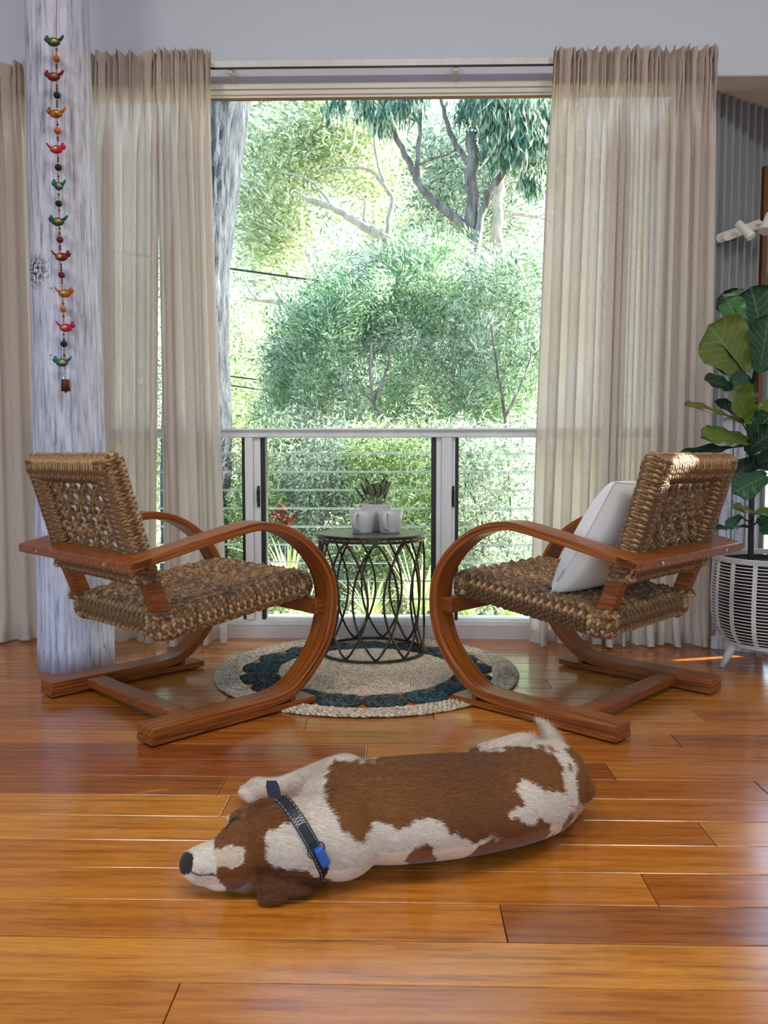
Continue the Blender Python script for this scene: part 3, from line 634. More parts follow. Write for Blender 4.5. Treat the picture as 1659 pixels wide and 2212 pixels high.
MB().add([k_-dv*.3, k2-dv*.3, k2+dv*2.2, k_+dv*2.2, k_-dv*.3+[0, 0, .002], k2-dv*.3+[0, 0, .002], k2+dv*2.2+[0, 0, .002], k_+dv*2.2+[0, 0, .002]], [(0, 1, 2, 3), (7, 6, 5, 4), (0, 4, 5, 1), (1, 5, 6, 2), (2, 6, 7, 3), (3, 7, 4, 0)]).build('cloth_tab', M['cushion_linen'], cu)

# ------------------------------------------------------------------ rug
RC = np.array([-.137, 3.135]); rug = thing('rug', (RC[0], RC[1], 0), 'round braided jute rug with a ring of dark teal coils', 'rug')
def ringbraid(r, wd, seed, mt, c=RC, par=rug, name='braid', z=.006, pitch=.0155):
    a = np.linspace(0, 2*PI, 140); P = np.stack([c[0]+r*np.cos(a)*(1+.004*np.sin(3*a)), c[1]+r*np.sin(a), z+.0012*np.sin(7*a+seed)], 1)
    V, F = braid(P, np.tile([0, 0, 1.], (140, 1)), wd, pitch, seed, T=LZ8, ang=.45, fat=1.15, thick=.30)
    V2, F2 = [], []; return V, F
def disc(r0, r1, c, z0, z1, n=64):
    b = MB()
    if r0 <= 0: b.lathe([(r1, z0), (r1+.0005, (z0+z1)/2), (r1, z1)], n, (c[0], c[1], 0))
    else:
        b.lathe([(r0, z0), (r1, z0), (r1, z1), (r0, z1), (r0, z0)], n, (c[0], c[1], 0), False, False)
    return b
r = .568; k = 0
disc(.484, .566, RC, .001, .005).build('border_backing', M['jute'], rug)
while r > .492:
    V, F = ringbraid(r, .0235, k, 'jute', pitch=.018); link('braid', mesh('braid', V, F, True), M['jute'], rug); r -= .0215; k += 1
disc(0, .338, RC, .001, .005).build('centre_backing', M['jute'], rug); r = .330
while r > .02:
    V, F = ringbraid(r, .0165, k, 'jute', pitch=.014); link('braid', mesh('braid', V, F, True), M['jute'], rug); r -= .0158; k += 1
cms = ['coil_teal', 'coil_grey', 'coil_navy', 'coil_teal', 'coil_grey', 'coil_teal', 'coil_grey']
for i in range(17):
    a = 2*PI*i/17+.1; c_ = RC+.411*np.array([math.cos(a), math.sin(a)]); mt = cms[(i*3) % 7]
    o = disc(0, .074, c_, .001, .005, 28).build('coil', M[mt], rug); rr = .0715; Vs = []; Fs = []; nbb = 0
    while rr > .006:
        V, F = ringbraid(rr, .0085, i*9+nbb, mt, c_, pitch=.010, z=.0055); Vs.append(V); Fs.append(F+sum(len(v) for v in Vs[:-1])); rr -= .0078; nbb += 1
    link('coil_winding', mesh('coil_winding', np.concatenate(Vs), np.concatenate(Fs), True), M[mt], o)

# ------------------------------------------------------------------ side table
TC = np.array([-.128, 3.418]); ZB = .013
tb = thing('side_table', (TC[0], TC[1], ZB), 'round bronze wire side table with crossing curved bars on the rug', 'table')
tp = MB().lathe([(.10, .500), (.222, .4985), (.2235, .4995), (.2235, .5115), (.218, .5115), (.215, .5105), (.0005, .5105)], 64, (TC[0], TC[1], 0)).build('table_top', M['table_top_metal'], tb); edge_smooth(tp, 30)
edge_smooth(MB().lathe([(.2236, .4975), (.2262, .4985), (.2262, .5105), (.2236, .5118), (.2236, .4975)], 64, (TC[0], TC[1], 0), False, False).build('top_rim', M['bronze'], tb), 30)
edge_smooth(MB().lathe([(.214, ZB), (.224, ZB), (.224, ZB+.010), (.214, ZB+.010), (.214, ZB)], 64, (TC[0], TC[1], 0), False, False).build('base_ring', M['bronze'], tb), 30)
edge_smooth(MB().lathe([(.212, .484), (.222, .484), (.222, .494), (.212, .494), (.212, .484)], 64, (TC[0], TC[1], 0), False, False).build('upper_ring', M['bronze'], tb), 30)
for k in range(11):
    a0 = math.radians(-90+6.1+k*360/11)
    for sg in (-1, 1):
        P = []
        for t in np.linspace(0, 1, 22):
            b = math.radians(24.5)*math.sin(PI*t)**.80*sg; a = a0+b
            P.append((TC[0]+.2185*math.cos(a), TC[1]+.2185*math.sin(a), ZB+.008+t*(.486-ZB-.008)))
        MB().tube(P, .0050, 6).build('curved_bar', M['bronze'], tb, smooth=True)
ZT = .5107
def mug(x, y, rz, label):
    t = thing('mug', (x, y, ZT), label, 'mug', 'pale grey mugs on the side table', rz)
    o = MB().lathe([(.034, 0), (.040, .001), (.0435, .010), (.048, .050), (.0555, .094), (.0525, .0945), (.045, .050), (.040, .010), (.0005, .007)], 40).build('cup', M['ceramic'], t, smooth=True, world=False)
    P = spline([(.047, 0, .078), (.066, 0, .083), (.080, 0, .070), (.081, 0, .045), (.070, 0, .024), (.045, 0, .015)], 5)
    MB().tube(P, [.0092]*len(P), 10, sq=.7).build('handle', M['ceramic'], t, smooth=True, world=False)
mug(-.166, 3.405, math.radians(-112), 'grey mug on the side table, left of the two mugs')
mug(-.052, 3.42, math.radians(-106), 'grey mug on the side table, right of the two mugs')
pp = thing('potted_calathea', (-.115, 3.53, ZT), 'small patterned-leaf plant in a grey pot behind the mugs', 'plant')
MB().lathe([(.046, 0), (.054, .002), (.061, .060), (.063, .115), (.060, .1155), (.0575, .108), (.0005, .106)], 40).build('pot', M['stone_pot'], pp, smooth=True, world=False)
MB().lathe([(.057, .100), (.03, .110), (.0005, .112)], 24, cap0=False).build('soil', M['soil'], pp, world=False)
m = simple('calathea_leaf', rough=.45); uvn = N(m, 'ShaderNodeUVMap'); sx = N(m, 'ShaderNodeSeparateXYZ'); L(m, uvn.outputs[0], sx.inputs[0])
ab = N(m, 'ShaderNodeMath', operation='ABSOLUTE'); L(m, sx.outputs[0], ab.inputs[0])
wv = N(m, 'ShaderNodeMath', operation='MULTIPLY'); wv.inputs[1].default_value = 34; ad = N(m, 'ShaderNodeMath', operation='SUBTRACT'); L(m, sx.outputs[1], ad.inputs[0]); mm2 = N(m, 'ShaderNodeMath', operation='MULTIPLY'); mm2.inputs[1].default_value = .5; L(m, ab.outputs[0], mm2.inputs[0]); L(m, mm2.outputs[0], ad.inputs[1]); L(m, ad.outputs[0], wv.inputs[0])
sn = N(m, 'ShaderNodeMath', operation='SINE'); L(m, wv.outputs[0], sn.inputs[0]); r = ramp(m, sn.outputs[0], [(.35, (.22, .30, .14)), (.55, (.05, .025, .018))])
g = N(m, 'ShaderNodeNewGeometry'); r4 = ramp(m, ab.outputs[0], [(.55, (1, 1, 1)), (.75, (.15, .12, .1))]); c = mixc(m, .95, r.outputs[0], r4.outputs[0], 'MULTIPLY'); L(m, c, BS(m).inputs[0])
def leafmesh(name, B, Tp, width, nrm, prof, nl=14, nw=6, cup=.12, curl=.1, ruf=.0, seed=0, thick=.0012, mid=.5):
    B, Tp, nrm = map(lambda q: np.asarray(q, float), (B, Tp, nrm)); ax = Tp-B; ln = np.linalg.norm(ax); ax /= ln
    nrm = nrm-ax*(nrm@ax); nrm /= np.linalg.norm(nrm); sd = np.cross(ax, nrm); V = []; UV = []
    for i in range(nl+1):
        t = i/nl; wv_ = np.interp(t, *zip(*prof))*width/2
        for j in range(-nw, nw+1):
            q = j/nw; h = cup*width*(q*q)*.8 + curl*ln*math.sin(PI*t)*-1*0 - curl*ln*t*t + ruf*math.sin(t*22+seed+q*2)*abs(q)**2
            V.append(B+ax*ln*t+sd*wv_*q*(1-.1*cup*q*q)+nrm*h); UV.append((q, t))
    m_ = 2*nw+1; F = [(i*m_+j, i*m_+j+1, (i+1)*m_+j+1, (i+1)*m_+j) for i in range(nl) for j in range(2*nw)]
    me = mesh(name, V, F, True); ul = me.uv_layers.new(name='uv')
    li = [me.loops[k].vertex_index for k in range(len(me.loops))]; ul.data.foreach_set('uv', np.array([UV[i] for i in li], np.float32).ravel()); return me
oval = [(0, .05), (.12, .6), (.3, .95), (.5, 1), (.75, .75), (.92, .3), (1, .02)]
for i in range(13):
    a = 2*PI*i/13+RS.uniform(-.2, .2); tl_ = RS.uniform(.25, .9); b0 = np.array([.02*math.cos(a), .02*math.sin(a), .108]); tl_ *= 1.45; r0 = .018+.030*tl_; z0 = .158+RS.uniform(-.02, .012)
    B = np.array([r0*math.cos(a), r0*math.sin(a), z0-.015]); lenl = RS.uniform(.056, .074); Tp = B+np.array([math.cos(a)*.8*tl_, math.sin(a)*.8*tl_, 1])/math.hypot(1, .8*tl_)*lenl
    st = MB().tube([b0, (b0+B)/2+[0, 0, .003], B], .0012, 5).build('leaf_stem', M['leaf_red'], pp, world=False)
    link('leaf', leafmesh('leaf', B, Tp, .044, (-math.cos(a), -math.sin(a), .35), oval, 10, 4, .25, -.15, seed=i), M['calathea_leaf'], st, world=False)

# ------------------------------------------------------------------ planter and fig
PC = np.array([1.44, 3.20]); pl = thing('basket_planter', (PC[0], PC[1], 0), 'white slatted cane planter on splayed legs at the right edge', 'planter')
def prad(z): return float(np.interp(z, [.105, .125, .16, .21, .30, .44], [.165, .190, .212, .224, .228, .222]))
for k in range(26):
    z = .118+k*(.428-.118)/25; r = prad(z); edge = k >= 26
    o = MB().tube([(PC[0]+r*math.cos(a), PC[1]+r*math.sin(a), z) for a in np.linspace(0, 2*PI, 56)], .0023, 6, cap=False).build('hoop', M['white_cane'], pl, smooth=True)
for k in range(4):
    MB().lathe([(.224, .428+k*.005), (.2285, .4305+k*.005), (.224, .433+k*.005), (.214, .4305+k*.005), (.224, .428+k*.005)], 56, (PC[0], PC[1], 0), False, False).build('rim_hoop', M['white_cane'], pl, smooth=True)
for k in range(16):
    a = 2*PI*k/16-1.5; zs = np.linspace(.112, .43, 12); V = []
    for z in zs:
        r = prad(z)-.001; da = .0078/r
        for (rr, s) in ((r+.003, -1), (r+.003, 1), (r-.002, 1), (r-.002, -1)): V.append((PC[0]+rr*math.cos(a+s*da), PC[1]+rr*math.sin(a+s*da), z))
    F = [(i*4+j, i*4+(j+1) % 4, (i+1)*4+(j+1) % 4, (i+1)*4+j) for i in range(11) for j in range(4)]+[(3, 2, 1, 0), (44, 45, 46, 47)]
    link('slat', mesh('slat', V, F), M['white_cane'], pl)
MB().lathe([(.165, .100), (.172, .104), (.172, .116), (.0005, .116)], 48, (PC[0], PC[1], 0)).build('base_disc', M['white_cane'], pl)
for k in range(4):
    a = math.radians(176+90*k-4); f0 = PC+.135*np.array([math.cos(a), math.sin(a)]); f1 = PC+.185*np.array([math.cos(a), math.sin(a)])
    MB().tube([(f1[0], f1[1], 0), ((f0[0]+f1[0])/2, (f0[1]+f1[1])/2, .055), (f0[0], f0[1], .112)], [.011, .016, .020], 14).build('leg', M['white_cane'], pl, smooth=True)
simple('fig_bark', (.035, .022, .015), .8)
fg = thing('fiddle_leaf_fig', (PC[0], PC[1], .12), 'tall fiddle-leaf fig in the white cane planter', 'plant')
MB().lathe([(.150, .120), (.170, .124), (.200, .20), (.206, .40), (.208, .425), (.202, .427), (.200, .415), (.0005, .41)], 40, (PC[0], PC[1], 0)).build('nursery_pot', M['black_pot'], fg, smooth=True)
tr_ = [at(1622, 1200, 3.2), at(1623, 1100, 3.2), at(1626, 1000, 3.2), at(1620, 930, 3.21), at(1617, 880, 3.2), at(1630, 810, 3.2), at(1640, 740, 3.2), at(1643, 690, 3.2)]
tr_[0][2] = .405
MB().tube(spline(tr_, 4), np.linspace(.011, .006, len(spline(tr_, 4))), 10).build('stem', M['fig_bark'], fg, smooth=True)
m = simple('fig_leaf', (.05, .16, .05), .32); oi = N(m, 'ShaderNodeObjectInfo'); uvn = N(m, 'ShaderNodeUVMap'); sx = N(m, 'ShaderNodeSeparateXYZ'); L(m, uvn.outputs[0], sx.inputs[0])
ab = N(m, 'ShaderNodeMath', operation='ABSOLUTE'); L(m, sx.outputs[0], ab.inputs[0])
q1 = N(m, 'ShaderNodeMath', operation='MULTIPLY'); q1.inputs[1].default_value = .32; L(m, ab.outputs[0], q1.inputs[0]); q2 = N(m, 'ShaderNodeMath', operation='SUBTRACT'); L(m, sx.outputs[1], q2.inputs[0]); L(m, q1.outputs[0], q2.inputs[1])
q3 = N(m, 'ShaderNodeMath', operation='MULTIPLY'); q3.inputs[1].default_value = 7.5; L(m, q2.outputs[0], q3.inputs[0]); q4 = N(m, 'ShaderNodeMath', operation='PINGPONG'); q4.inputs[1].default_value = .5; L(m, q3.outputs[0], q4.inputs[0])
vr = ramp(m, q4.outputs[0], [(.0, (1, 1, 1)), (.07, (0, 0, 0))]); mr = ramp(m, ab.outputs[0], [(.0, (1, 1, 1)), (.045, (0, 0, 0))])
vv = N(m, 'ShaderNodeMath', operation='MAXIMUM'); L(m, vr.outputs[0], vv.inputs[0]); L(m, mr.outputs[0], vv.inputs[1])
vf = N(m, 'ShaderNodeMath', operation='MULTIPLY'); vf.inputs[1].default_value = .45; L(m, vv.outputs[0], vf.inputs[0])
cc = mixc(m, vf.outputs[0], oi.outputs['Color'], (.30, .42, .20)); L(m, cc, BS(m).inputs[0]); bump(m, vv.outputs[0], -.4, .003)
t = N(m, 'ShaderNodeBsdfTranslucent'); L(m, cc, t.inputs[0]); x = N(m, 'ShaderNodeMixShader'); x.inputs[0].default_value = .25; L(m, BS(m).outputs[0], x.inputs[1]); L(m, t.outputs[0], x.inputs[2]); L(m, x.outputs[0], m.node_tree.nodes['Material Output'].inputs[0])
fid = [(0, .04), (.06, .42), (.18, .60), (.32, .64), (.48, .80), (.65, 1.0), (.8, .98), (.91, .72), (.97, .4), (1, .06)]
OL, DK, GR, BR = (.13, .17, .03), (.010, .036, .022), (.018, .075, .035), (.05, .17, .05)
figs = [((1609, 806, 3.17), (1538, 702, 3.10), 128, OL, (0, -1, .15)), ((1602, 714, 3.16), (1572, 641, 3.16), 60, BR, (0, -1, .2)), ((1648, 735, 3.22), (1628, 618, 3.20), 124, GR, (.1, -1, .2)),
 ((1622, 700, 3.25), (1563, 630, 3.28), 78, DK, (0, -1, .3)), ((1640, 805, 3.15), (1662, 680, 3.08), 70, GR, (-.3, -1, .1)), ((1626, 835, 3.2), (1522, 745, 3.14), 46, DK, (.4, -.5, -1)),
 ((1610, 850, 3.15), (1530, 812, 3.05), 46, DK, (.1, -1, .8)), ((1632, 862, 3.15), (1583, 815, 3.08), 60, GR, (.2, -1, .4)), ((1618, 907, 3.12), (1590, 842, 3.02), 74, OL, (0, -1, .3)),
 ((1618, 898, 3.15), (1688, 866, 3.05), 52, OL, (0, -1, .8)), ((1605, 917, 3.12), (1488, 860, 3.0), 44, OL, (.2, -.55, 1)), ((1610, 915, 3.2), (1550, 860, 3.3), 48, DK, (.2, -.8, 1)),
 ((1618, 942, 3.15), (1664, 898, 3.05), 56, GR, (0, -1, .5)), ((1622, 957, 3.15), (1525, 934, 2.98), 62, OL, (.1, -.8, .7)), ((1622, 962, 3.15), (1462, 976, 2.95), 46, DK, (0, -.45, 1)),
 ((1615, 965, 3.25), (1552, 967, 3.38), 50, DK, (0, -.3, 1)), ((1614, 975, 3.15), (1672, 928, 3.05), 56, DK, (0, -1, .5)), ((1628, 998, 3.2), (1588, 1026, 3.14), 54, DK, (0, -1, .3)),
 ((1630, 1002, 3.2), (1676, 985, 3.12), 58, DK, (0, -1, .4)), ((1654, 1028, 3.08), (1587, 1062, 3.02), 62, GR, (0, -1, .4)), ((1628, 1112, 3.15), (1589, 1092, 3.05), 44, OL, (0, -.6, .8)),
 ((1600, 1114, 3.1), (1571, 1138, 3.05), 26, GR, (.4, -1, .3)), ((1622, 1140, 3.2), (1536, 1134, 3.1), 26, GR, (0, -.3, 1)), ((1640, 1120, 3.2), (1676, 1152, 3.14), 56, GR, (0, -1, .4)),
 ((1628, 1108, 3.2), (1700, 1100, 3.1), 50, OL, (0, -.6, .8))]
for i, (b, t, wd_, col, nr_) in enumerate(figs):
    B, T_ = at(*b), at(*t); wm = wd_*b[2]/FPX
    stc = np.array([np.interp(B[2]-.03, [p[2] for p in tr_], [p[a] for p in tr_]) for a in range(3)])
    pt = MB().tube([stc, (stc+B)/2+[0, 0, -.006], B], [.0035, .003, .0025], 6).build('petiole', M['fig_bark'], fg, smooth=True)
    o = link('leaf', leafmesh('leaf', B, T_, wm, nr_, fid, 22, 7, .10+.05*(i % 3), .10, .004, i), M['fig_leaf'], pt); o.color = (*[c*RS.uniform(.9, 1.1) for c in col], 1)

# ------------------------------------------------------------------ wall spotlight in the nook
sp = thing('wall_spotlight', at(1597, 500, 3.9), 'white adjustable spotlight bar on the ribbed grey wall', 'lamp')
a, b = at(1556, 514, 3.88), at(1640, 484, 3.93)
def pill(p, q_, h, th, name, mt, off=0):
    p = np.array(p); q_ = np.array(q_); d = (q_-p)/np.linalg.norm(q_-p); up = np.array([0, 0, 1.])-d*d[2]; up /= np.linalg.norm(up); nn_ = np.cross(up, d); P = []
    for k in range(9): an = PI/2+PI*k/8; P.append(p+d*h*math.cos(an)+up*h*math.sin(an))
    for k in range(9): an = -PI/2+PI*k/8; P.append(q_+d*h*math.cos(an)+up*h*math.sin(an))
    n_ = len(P); V = [x_+nn_*s for s in (off, off+th) for x_ in P]
    return bevel(MB().add(V, [tuple(range(n_))[::-1], tuple(range(n_, 2*n_))]+[(i, (i+1) % n_, n_+(i+1) % n_, n_+i) for i in range(n_)]).build(name, M[mt], sp), .003)
pill(a, b, .021, .022, 'back_bar', 'white_plastic'); 
f_ = np.array([0, -.03, -.004]); pill(a+f_+[.02, 0, .002], b+f_-[.02, 0, .004], .019, .012, 'front_bar', 'white_plastic')
MB().tube([at(1594, 482, 3.82), at(1624, 512, 3.78)], [.017, .021], 20).build('lamp_can', M['white_plastic'], sp, smooth=False)
MB().tube([at(1630, 486, 3.9), at(1668, 476, 3.88)], .005, 8).build('arm', M['white_plastic'], sp, smooth=True)
MB().tube([at(1664, 462, 3.88), at(1654, 500, 3.85)], [.018, .03], 18).build('lamp_can', M['white_plastic'], sp)

# ------------------------------------------------------------------ garland of felt birds
gl_ = thing('bird_garland', (-1.26, 3.05, 1.95), 'string of colourful fabric birds and beads hanging on the log post', 'garland')
def gm(name, col, metal=0, rough=.8):
    m = simple(name, col, rough, metal); n = noise(m, 60, 3); r = ramp(m, n.outputs[0], [(.35, tuple(c*.45 for c in col)), (.6, col)]); L(m, r.outputs[0], BS(m).inputs[0]); return m
gm('felt_green', (.02, .12, .08)); gm('felt_maroon', (.22, .01, .02)); gm('felt_orange', (.50, .15, .02)); gm('felt_pink', (.55, .015, .08)); gm('felt_teal', (.015, .16, .16)); gm('felt_black', (.012, .01, .012)); gm('gold_thread', (.55, .36, .10), .7, .4); gm('bead_brown', (.17, .06, .03), .2, .4); simple('bead_gold', (.45, .27, .14), .3, .8); simple('bell_rust', (.10, .025, .015), .6, .4); simple('string_red', (.20, .01, .03), .8)
def ymid(v): return 3.045
line = [(122, -60), (122, 60), (123, 200), (125, 300), (127, 440), (131, 560), (137, 660), (138, 740), (140, 800)]
def gx(v): return float(np.interp(v, [q[1] for q in line], [q[0] for q in line]))
YG = 3.045
MB().tube(spline([at(q[0], q[1], YG) for q in line], 4), .0012, 5).build('string', M['string_red'], gl_)
birds = [(116, 88, 'felt_green', 1), (116, 163, 'felt_maroon', 1), (121, 243, 'felt_orange', 1), (122, 320, 'felt_pink', -1), (127, 399, 'felt_teal', 1), (125, 476, 'felt_green', 1), (133, 552, 'felt_maroon', -1), (140, 631, 'felt_orange', -1), (143, 705, 'felt_pink', -1), (134, 780, 'felt_teal', 1)]
for (u, v, mt, sg) in birds:
    c = at(u, v+3, YG); s = 1.0 if abs(v-399) > 2 else .7
    b = MB().ball(c, (.024*s, .013, .015), 14, 10).ball(c+[-sg*.024*s, 0, .009], (.010, .009, .010), 10, 8)
    o = b.build('bird', M[mt], gl_, smooth=True)
    MB().tube([c+[-sg*.031*s, 0, .010], c+[-sg*.039*s, 0, .012]], [.003, .0005], 6).build('beak', M['gold_thread'], o)
    MB().tube([c+[sg*.014*s, 0, .002], c+[sg*.028*s, 0, .012], c+[sg*.036*s, 0, .022]], [.009, .008, .006], 8, sq=.5).ball(c+[-sg*.024*s, 0, .020], (.006, .003, .004), 8, 6).build('tail', M[mt], o, smooth=True)
    MB().ball(c+[sg*.004, -.009, .0], (.013*s, .006, .009), 10, 8).build('wing', M['gold_thread'], o, smooth=True)
bm = ['felt_orange', 'felt_black', 'felt_orange', 'felt_black', 'felt_black', 'felt_maroon', 'felt_maroon', 'felt_orange', 'felt_black']
bigs = [127, 206, 283, 362, 440, 518, 594, 668, 743]
for v, mt in zip(bigs, bm): MB().ball(at(gx(v), v, YG), (.0125, .0125, .0115), 14, 10).build('felt_ball', M[mt], gl_, smooth=True)
vv_ = 101.0
while vv_ < 800:
    if all(abs(vv_-b[1]-2) > 14 for b in birds) and all(abs(vv_-b_) > 9 for b_ in bigs):
        g_ = RS.rand() < .3; MB().ball(at(gx(vv_), vv_, YG), .0045 if not g_ else .0036, 10, 7).build('bead', M['bead_gold' if g_ else 'bead_brown'], gl_, smooth=True)
    vv_ += 5.6
bt = at(142, 832, YG)
MB().lathe([(.013, -.022), (.0165, -.022), (.0155, .018), (.012, .021), (.0005, .021)], 20, bt).ball(bt+[0, 0, -.023], .005, 8, 6).build('bell', M['bell_rust'], gl_, smooth=True)
MB().tube([bt+[.008*math.cos(a), 0, .027+.008*math.sin(a)] for a in np.linspace(0, 2*PI, 16)], .0012, 5, cap=False).build('bell_loop', M['chrome'], gl_)

# ------------------------------------------------------------------ sleeping dog
dog = thing('dog', (0, 1.72, 0), 'brown and white dog asleep on its side on the wooden floor', 'dog')
P_ = lambda u, v, z: atz(u, v, z)
B = MB()
def blob(c, r, rot=None):
    f = None if rot is None else np.array(rot)
    B.ball(np.asarray(c, float), r, 20, 14, f)
def chain(st, k=7):
    "stations: (x, y, z, rx, ry, rz) in metres, splined into overlapping ellipsoids"
    for q in spline(np.array(st, float), k): blob(q[:3], q[3:6])
def limb(st, k=6):
    for q in spline(np.array([(*p, r) for p, r in st]), k): blob(q[:3], q[3])
chain([(.372, 1.845, .080, .045, .075, .066), (.335, 1.805, .090, .06, .110, .088), (.27, 1.765, .098, .07, .135, .098), (.18, 1.722, .095, .07, .140, .094), (.08, 1.690, .098, .07, .148, .097), (-.03, 1.668, .098, .07, .146, .097), (-.11, 1.672, .092, .065, .130, .090), (-.165, 1.668, .086, .055, .112, .082)], 12)
# neck
nk0, nk1 = P_(735, 1800, .088), P_(625, 1815, .086)
limb([(nk0, .088), ((nk0+nk1)/2, .080), (nk1, .076)], 6)
# head: skull, brow, cheeks, muzzle, lips, jaw
sk_ = P_(565, 1822, .082)
blob(sk_, (.070, .066, .070)); blob(P_(600, 1815, .084), (.060, .066, .068)); blob(P_(525, 1835, .078), (.055, .052, .058)); blob(P_(530, 1800, .098), (.040, .030, .030))
limb([(P_(520, 1845, .070), .053), (P_(480, 1858, .062), .043), (P_(445, 1864, .056), .037), (P_(420, 1866, .052), .030)], 5)
blob(P_(407, 1862, .054), (.0165, .0190, .0180)); blob(P_(440, 1884, .034), (.036, .024, .026)); blob(P_(480, 1892, .030), (.044, .028, .028)); blob(P_(500, 1880, .04), (.04, .035, .035))
blob(P_(507, 1768, .112), (.018, .014, .012))
# near ear spread on the floor, upper ear folded over the neck
e = P_(598, 1905, .030); ca, sa = math.cos(-.25), math.sin(-.25)
for (u, v, z, rx, ry, rz) in ((585, 1885, .040, .040, .030, .022), (600, 1903, .028, .052, .036, .017), (620, 1915, .018, .056, .036, .013), (590, 1935, .012, .032, .026, .010), (650, 1912, .012, .034, .020, .010), (573, 1944, .009, .018, .014, .008)):
    blob(P_(u, v, z), (rx, ry, rz))
for (u, v, z, r) in ((575, 1750, .120, (.034, .026, .024)), (592, 1752, .124, (.022, .026, .024)), (530, 1765, .112, (.030, .024, .020)), (618, 1765, .120, (.022, .022, .020))): blob(P_(u, v, z), r)
# forelegs reaching away from the camera
limb([(P_(745, 1690, .105), .062), (P_(700, 1685, .085), .044), (P_(650, 1690, .062), .030), (P_(605, 1700, .048), .024), (P_(575, 1704, .040), .026)], 6)
limb([(P_(735, 1720, .06), .05), (P_(680, 1712, .040), .030), (P_(632, 1716, .026), .022)], 5)
pw = P_(556, 1706, .036); blob(pw, (.032, .030, .030))
for k, (du, dv) in enumerate(((-24, 2), (-27, 10), (-22, 18), (-12, 24))):
    blob(P_(554+du, 1702+dv, .024+.012*(k < 2)), (.018, .0105, .0115))
# hind legs and rump
limb([((.33, 1.80, .11), .085), ((.27, 1.90, .10), .060), ((.20, 1.99, .08), .040), ((.24, 2.06, .05), .026), ((.18, 2.08, .04), .024)], 6)
limb([(P_(1130, 1640, .12), .060), (P_(1070, 1634, .125), .038), (P_(1035, 1630, .12), .020)], 5)
blob(P_(1264, 1705, .07), (.020, .034, .030)); blob((.395, 1.87, .05), (.03, .045, .04))
# tail
limb([((.39, 1.89, .09), .034), (P_(1203, 1618, .105), .026), (P_(1190, 1592, .115), .021), (P_(1176, 1572, .120), .014), (P_(1160, 1558, .122), .006)], 7)
tmp = link('body', mesh('body', B.V, B.F, True), None, None)
md = tmp.modifiers.new('r', 'REMESH'); md.mode = 'VOXEL'; md.voxel_size = .0042; md.use_smooth_shade = True
md = tmp.modifiers.new('s', 'SMOOTH'); md.factor = .6; md.iterations = 15
dg = bpy.context.evaluated_depsgraph_get(); bm_ = bpy.data.meshes.new_from_object(tmp.evaluated_get(dg)); bm_.name = 'body'
bpy.data.objects.remove(tmp)
nV = len(bm_.vertices); co = np.empty(nV*3, np.float32); bm_.vertices.foreach_get('co', co); co = co.reshape(-1, 3)
if co[:, 2].min() != 0: 
    co[:, 2] = np.where(co[:, 2] < .002, .002, co[:, 2])
# small relief: fur lie and muscle wrinkles
bm_.vertices.foreach_set('co', co.ravel()); bm_.update()
def poly(pts, P):
    x, y = P[:, 0], P[:, 1]; ins = np.zeros(len(P), bool); n = len(pts); j = n-1
    for i in range(n):
        xi, yi = pts[i]; xj, yj = pts[j]
        c = ((yi > y) != (yj > y)) & (x < (xj-xi)*(y-yi)/(yj-yi+1e-9)+xi); ins ^= c; j = i
    return ins
brown = [[(716,1640),(700,1687),(697,1720),(719,1751),(737,1787),(761,1817),(788,1820),(803,1781),(819,1778),(863,1790),(891,1778),(932,1762),(960,1778),(975,1800),(994,1812),(1019,1818),(1082,1806),(1040,1826),(1015,1842),(990,1870),(1098,1860),(1173,1830),(1192,1800),(1192,1778),(1164,1771),(1145,1781),(1126,1778),(1098,1762),(1126,1734),(1113,1706),(1132,1684),(1176,1706),(1204,1715),(1220,1706),(1214,1665),(1198,1627),(1170,1613),(1113,1613),(1070,1622),(1020,1619),(1010,1590),(840,1590),(812,1641),(782,1645)],
 [(1217,1622),(1245,1662),(1249,1700),(1248,1731),(1261,1743),(1300,1712),(1300,1640),(1233,1600)],
 [(1250,1745),(1217,1771),(1214,1796),(1176,1830),(1239,1810),(1262,1760)], [(910,1822),(885,1843),(872,1880),(945,1880),(932,1831)], [(1218,1648),(1228,1646),(1236,1658),(1228,1664)],
 [(490,1781),(500,1740),(560,1690),(601,1710),(610,1745),(625,1765),(631,1777),(605,1783),(590,1790),(571,1797),(571,1811),(577,1862),(600,1868),(640,1880),(720,1900),(720,1960),(640,1990),(540,1990),(541,1928),(496,1930),(462,1889),(465,1871),(517,1871),(523,1838),(540,1829),(529,1835),(505,1823),(459,1832),(465,1800)]]
nose_p = [(380, 1840), (405, 1838), (418, 1845), (416, 1868), (413, 1888), (398, 1892), (380, 1880)]
stripe = [(455, 1833), (505, 1824), (530, 1835), (522, 1868), (466, 1871)]
